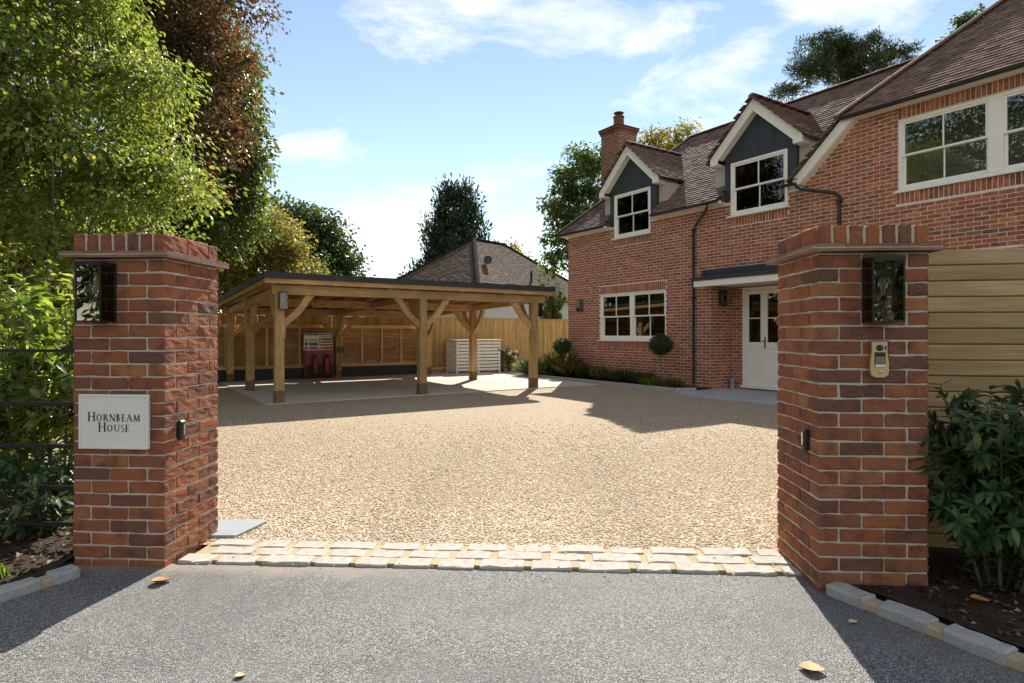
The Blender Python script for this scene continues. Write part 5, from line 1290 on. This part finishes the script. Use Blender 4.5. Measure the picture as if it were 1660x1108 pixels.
# ------------------------------------------------------------------ shrubs
def shrub(name, label, cat, base, stems, lean, hgt, per, size, lmat, group=None, asp=.36, seed=0, start=.15, droop=.5, n_side=4, side_len=.35, rad=.008, spread=.9):
    """a bush of upright stems with side shoots, long leaves along every shoot"""
    g = np.random.default_rng(seed); base = np.array(base, float); T = empty(name, base); tag(T, label, cat, group)
    sm = MB(); Ps, Ds, Ns = [], [], []
    for i in range(stems):
        a = g.uniform(0, 6.28); ln = g.uniform(.15, 1) * lean; h = hgt * g.uniform(.72, 1.05)
        b0_ = np.array([math.cos(a), math.sin(a), 0]) * g.uniform(0, .3) * lean
        tip = b0_ + np.array([math.cos(a) * ln, math.sin(a) * ln, h]); midp = (b0_ + tip) / 2 + np.array([math.cos(a), math.sin(a), 0]) * ln * -.12 + g.normal(size=3) * .03 * h
        pts = [b0_ * (1 - t) ** 2 + 2 * midp * t * (1 - t) + tip * t ** 2 for t in np.linspace(0, 1, 8)]
        sm.tube(pts, [rad * (1.1 - .8 * t) for t in np.linspace(0, 1, 8)], 5, caps=False)
        shoots = [pts]
        for k in range(n_side):
            t = g.uniform(.25, .9); q = pts[int(t * 7)]; a2 = g.uniform(0, 6.28); L = side_len * g.uniform(.5, 1.1) * (1.2 - .5 * t)
            e = q + np.array([math.cos(a2) * L, math.sin(a2) * L, L * g.uniform(.3, 1.0)])
            sp_ = [q * (1 - s_) + e * s_ + np.array([0, 0, .06 * L]) * math.sin(s_ * 3.14) for s_ in np.linspace(0, 1, 5)]
            sm.tube(sp_, [rad * .5, rad * .45, rad * .4, rad * .3, rad * .2], 4, caps=False); shoots.append(sp_)
        for sh in shoots:
            sh = np.array(sh); n_ = max(4, int(per * len(sh) / 8)); ts_ = g.uniform(start if sh is shoots[0] else 0, 1, n_); ts_ = np.append(ts_, [.97] * 4)
            idx = ts_ * (len(sh) - 1); lo = np.minimum(idx.astype(int), len(sh) - 2); fr_ = (idx - lo)[:, None]
            P = sh[lo] * (1 - fr_) + sh[lo + 1] * fr_; ax_ = norm(sh[lo + 1] - sh[lo]); rnd = norm(g.normal(size=P.shape)); out = norm(rnd - ax_ * np.sum(rnd * ax_, 1, keepdims=True))
            Ps.append(P); Ds.append(norm(out * spread + ax_ * .55 + np.array([0, 0, -droop * .4]))); Ns.append(norm(ax_ * .6 + np.array([0, 0, .7]) + g.normal(size=P.shape) * .25))
    P, D, Nn = np.concatenate(Ps), norm(np.concatenate(Ds)), np.concatenate(Ns); n_ = len(P)
    sz = (size * g.uniform(.6, 1.2, n_))[:, None]
    S = norm(np.cross(D, Nn)); Nn = np.cross(S, D); dn = np.array([0, 0, -1.0])
    rows = [P + 0 * D, P + D * sz * .3 + S * sz * asp * .42 + Nn * sz * .05, P + D * sz * .62 + S * sz * asp * .42 + Nn * sz * .03 + dn * sz * .05 * droop, P + D * sz + dn * sz * .25 * droop,
            P + D * sz * .62 - S * sz * asp * .42 + Nn * sz * .03 + dn * sz * .05 * droop, P + D * sz * .3 - S * sz * asp * .42 + Nn * sz * .05, P + D * sz * .3, P + D * sz * .62 + dn * sz * .06 * droop]
    V = np.stack(rows, 1).reshape(-1, 3); i = np.arange(n_)[:, None] * 8
    F = np.concatenate([i + np.array([f_]) for f_ in ((0, 6, 1), (0, 5, 6), (1, 6, 7), (1, 7, 2), (6, 5, 4), (6, 4, 7), (2, 7, 3), (7, 4, 3))], 0)
    add_mesh('leaves', V, F, lmat, T); sm.build('stems', M['bark'], T, smooth=True)
    return T
shrub('laurel_bush', 'dark glossy laurel growing in the soil against the side fence', 'bush', (2.52, 3.12, .03), 22, .36, .98, 60, .088, M['lf_laurel'], seed=1, n_side=7, side_len=.28, start=.03)
shrub('laurel_bush', 'low dark laurel crowding the right edge beside the kerb', 'bush', (2.92, 2.96, .03), 14, .36, .72, 60, .088, M['lf_laurel'], seed=2, n_side=7, side_len=.28, start=.03)
M['lf_hedge'] = leaf_mat('hedge leaf', G((0, (.07, .12, .03)), (.5, (.14, .20, .045)), (.85, (.20, .26, .06)), (1, (.28, .30, .09))), .6, rough=.3, spec=.5)
for i, (x, y, h, lab) in enumerate([(-3.25, 4.35, 1.75, 'leafy green shrub behind the railing beside the plaque pillar'), (-3.9, 4.7, 1.6, 'leafy green shrub behind the railing by the left edge'), (-4.7, 5.6, 2.1, 'taller leafy shrub deep behind the railing')]):
    shrub('hedge_shrub', lab, 'shrub', (x, y, .03), 18, .48, h, 30, .10, M['lf_hedge'], 'shrubs behind the railing', seed=10 + i, n_side=6, side_len=.38, asp=.42)
for i, (x, y, h, lab) in enumerate([(-3.05, 3.95, .5, 'low dark shrub at the foot of the railing near the pillar'), (-3.6, 4.0, .6, 'low dark shrub at the foot of the railing near the left edge')]):
    shrub('low_shrub', lab, 'shrub', (x, y, .03), 10, .3, h, 22, .08, M['lf_laurel'], 'low shrubs under the railing', seed=30 + i, n_side=4, side_len=.2)
b0 = at(893, 515, 24.5)
shrub('garden_bush', 'pale green feathery shrub poking above the boundary fence', 'shrub', (b0[0], 25.2, 0), 16, .55, 3.5, 130, .13, M['lf_horn'], seed=40, n_side=9, side_len=.55, asp=.4, rad=.015, start=.4)
# topiary balls
def topiary(s, b, z, r, label, seed):
    p = W(s, b); T = empty('topiary_tree', (p[0], p[1], .03)); tag(T, label, 'topiary', 'clipped topiary balls')
    MB().tube([(0, 0, 0), (.008, 0, z * .5), (0, 0, z)], .013, 7).build('stem', M['bark'], T, smooth=True)
    g = np.random.default_rng(seed); n_ = 5200; d = norm(g.normal(size=(n_, 3))); P = np.array([0, 0, z]) + d * (r * g.uniform(.15, 1.05, (n_, 1)) ** .5) * (1 + .09 * np.sin(d[:, :1] * 5 + seed) * np.cos(d[:, 1:2] * 4) + .06 * g.normal(size=(n_, 1))) * np.array([1, 1, .9])
    V, F = leaf_geo(P, d + g.normal(size=d.shape) * .8, norm(d + g.normal(size=d.shape) * .5), .035 * g.uniform(.7, 1.3, n_), .7); add_mesh('crown', V, F, M['lf_box'], T)
topiary(.42, -.55, .93, .27, 'round clipped topiary ball at the house corner', 1); topiary(4.42, -.62, 1.04, .275, 'round clipped topiary ball below the downpipe', 2)
# bed plants
def tuft(name, label, cat, loc, n_, h, spread, lmat, group=None, seed=0, wd=.03):
    g = np.random.default_rng(seed); T = empty(name, loc); tag(T, label, cat, group)
    a = g.uniform(0, 6.28, n_); r = np.sqrt(g.random(n_)) * spread; P = np.stack([np.cos(a) * r * .5, np.sin(a) * r * .5, np.zeros(n_)], 1)
    D = norm(np.stack([np.cos(a) * r, np.sin(a) * r, h * g.uniform(.5, 1.1, n_)], 1)); Nn = norm(g.normal(size=(n_, 3)))
    sz = h * g.uniform(.6, 1.15, n_); V, F = leaf_geo(P, D, Nn, sz, wd / h, .1, .22); add_mesh('blades', V, F, lmat, T); return T
bedp = [(.15, -.45, .75, .30, 'lf_straw', 'straw coloured grass under the corner topiary'), (.85, -.55, .60, .32, 'lf_straw', 'straw coloured grass just right of the corner topiary'), (1.55, -.5, .40, .35, 'lf_dark', 'dark low plant below the start of the sash window'),
        (2.3, -.55, .42, .38, 'lf_straw', 'tawny grass below the middle of the sash window'), (3.1, -.6, .40, .40, 'lf_dark', 'dark low plant below the end of the sash window'), (3.75, -.5, .34, .34, 'lf_oak', 'green low plant between window and second topiary'), (4.3, -.8, .26, .28, 'lf_horn', 'pale green plant at the foot of the second topiary'), (4.85, -.7, .26, .26, 'lf_yellow', 'yellowish plant at the foot of the downpipe')]
for i, (s, b, h, sp_, mt, lab) in enumerate(bedp): tuft('bed_plant', lab, 'plant', W(s, b, .045), 260, h, sp_, M[mt], 'plants in the house bed', 50 + i, .022)
tuft('lavender_bush', 'silvery lavender mound at the end of the house bed', 'plant', W(-.62, -.62, .04), 1300, .62, .75, M['lf_silver'], None, 70, .03)
tuft('bed_plant', 'yellow green plant between lavender and house corner', 'plant', W(-.1, -.72, .04), 300, .28, .35, M['lf_horn'], 'plants in the house bed', 71, .04)
hy = shrub('hydrangea_bush', 'hydrangea with creamy flower heads in front of the fence', 'shrub', CP(9.1, 6.0), 9, .3, .75, 20, .12, M['lf_hedge'], seed=60, n_side=2, asp=.6)
fl = MB()
for i in range(9):
    a = i * 2.4; r = .12 + .15 * (i % 3) / 2; c_ = (math.cos(a) * r, math.sin(a) * r * .8, .5 + .06 * (i % 5))
    n0 = len(fl.v); fl.lathe([(.02, -.06), (.075, -.02), (.08, .03), (.05, .07), (.01, .085)], 8); fl.v[n0:] = [(v[0] + c_[0], v[1] + c_[1], v[2] + c_[2]) for v in fl.v[n0:]]
fl.build('flower_heads', M['pink'], hy)
pt = empty('garden_pot', (*CP(8.62, 5.75)[:2], .02)); tag(pt, 'dark garden pot beside the white bin store', 'pot')
MB().lathe([(.10, 0), (.14, .05), (.15, .25), (.12, .38), (.14, .42)], 14).build('pot_body', M['lead'], pt, smooth=True)
tuft('plant_sprig', 'upright sprig of dry stems in the dark garden pot', 'plant', (*CP(8.62, 5.75)[:2], .42), 30, .5, .12, M['lf_straw'], None, 72, .02)
# bed edging
ed = empty('bed_edging', W(-.95, -1.02), A_H); tag(ed, 'thin stone edging along the house flower bed', 'edging')
for i in range(7): MB().box(i * .88, i * .88 + .87, -.03, .03, -.03, .085 + .002 * (i % 2)).build('edging_stone', M['paving'], ed, bevel=.004)
o = beam('edging_stone', (6.17, .0, .03), (6.40, .46, .03), .06, .11, M['paving'], ed)
# grass tuft and weeds at lower left, fallen leaves
gr = gn = None
g = np.random.default_rng(5); n_ = 2600; P = np.stack([g.uniform(-3.35, -2.62, n_), g.uniform(2.2, 3.25, n_), np.full(n_, .035)], 1); P = P[(P[:, 0] < -2.60 - (3.35 - P[:, 1]) * .50)]; n_ = len(P)
D = norm(g.normal(size=(n_, 3)) * .5 + np.array([0, 0, 1])); V, F = leaf_geo(P, D, norm(g.normal(size=(n_, 3))), .07 * g.uniform(.5, 1.2, n_), .10); tag(add_mesh('verge_grass', V, F, M['lf_hedge']), 'short grass on the verge by the granite kerb', 'grass', kind='stuff')
M['dry'] = simple('dry leaf', (.55, .24, .06), .7, var=.3, nscale=20); M['dryp'] = simple('pale dry leaf', (.62, .50, .26), .7, var=.25, nscale=20)
def fallen(x, y, z, L, rz, mt, label, curl=.25):
    n_ = 6; mb_ = MB(); 
    prof = [0, .30, .42, .38, .22, 0]
    for i in range(n_ - 1):
        t0, t1 = i / (n_ - 1), (i + 1) / (n_ - 1); z0, z1 = curl * L * (2 * t0 - 1) ** 2, curl * L * (2 * t1 - 1) ** 2
        for sg_ in (-1, 1): mb_.poly((L * (t0 - .5), 0, z0 * .5), (L * (t1 - .5), 0, z1 * .5), (L * (t1 - .5), sg_ * prof[i + 1] * L, z1 * .5 + prof[i + 1] * L * .45), (L * (t0 - .5), sg_ * prof[i] * L, z0 * .5 + prof[i] * L * .45))
    o = mb_.build('fallen_leaf', mt); o.location = (x, y, z); o.rotation_euler = (random.uniform(-.15, .15), random.uniform(-.1, .1), rz); tag(o, label, 'leaf', 'fallen leaves')
fallen(-1.885, 3.25, -.004, .105, .5, M['dry'], 'orange curled leaf on the tarmac at the foot of the plaque pillar'); fallen(-1.06, 2.36, -.006, .045, .6, M['dryp'], 'tiny pale leaf on the tarmac near the bottom edge left of centre')
fallen(1.19, 2.40, -.006, .10, -.4, M['dryp'], 'pale crumpled leaf on sunny tarmac near the bottom edge'); fallen(1.58, 2.80, -.006, .045, .2, M['dryp'], 'small grey leaf on shaded tarmac beside the kerb')
fallen(2.27, 2.93, .036, .09, -.3, M['dry'], 'brown leaf on the dark soil below the laurel'); fallen(2.42, 2.80, .036, .05, .9, M['dry'], 'small brown leaf on soil nearer the kerb'); fallen(1.98, 2.52, -.006, .06, .1, M['dryp'], 'pale leaf fragment against the granite kerb')

fallen(-1.75, 6.6, .012, .07, .8, M['dryp'], 'pale leaf on sunny gravel in front of the near carport post'); fallen(-1.1, 7.4, .012, .06, 2.1, M['dryp'], 'yellowish leaf on sunny gravel toward the middle of the drive')
fallen(1.3, 8.9, .012, .07, 1.2, M['dryp'], 'pale leaf on sunny gravel just short of the house shadow'); fallen(-2.9, 9.9, .012, .06, .2, M['dry'], 'brown leaf on gravel inside the carport shadow')

def litter(name, label, poly, n_, z, mats, size, seed):
    g = np.random.default_rng(seed); P = []
    xs = [p[0] for p in poly]; ys = [p[1] for p in poly]
    while len(P) < n_:
        x, y = g.uniform(min(xs), max(xs)), g.uniform(min(ys), max(ys))
        if inside(poly, x, y): P.append((x, y, z + g.uniform(0, .012)))
    P = np.array(P); a = g.uniform(0, 6.28, n_); D = np.stack([np.cos(a), np.sin(a), g.uniform(-.1, .35, n_)], 1); Nn = norm(np.array([0, 0, 1.0]) + g.normal(size=(n_, 3)) * .35)
    V, F = leaf_geo(P, D, Nn, size * g.uniform(.3, 1.2, n_), .55, .5, .25)
    return tag(add_mesh(name, V, F, mats), label, 'leaf litter', kind='stuff')
M['lf_litter'] = leaf_mat('leaf litter', G((0, (.05, .03, .018)), (.35, (.11, .065, .035)), (.6, (.20, .11, .05)), (.8, (.07, .05, .03)), (.93, (.32, .22, .10)), (1, (.42, .33, .20))), .1, (1, 1, 1), rough=.7)
litter('leaf_litter', 'brown leaf litter on the soil under the laurels', [(1.74, 3.25), (2.2, 2.5), (3.3, .6), (4.5, 3.0), (2.2, 3.7)], 1500, .037, M['lf_litter'], .045, 3)
litter('verge_litter', 'brown leaf litter on the verge behind the left railing', [(-2.60, 3.70), (-2.56, 3.35), (-2.7, 3.0), (-4.5, 2.6), (-5.5, 6), (-3.4, 5.9)], 2600, .037, M['lf_litter'], .06, 4)
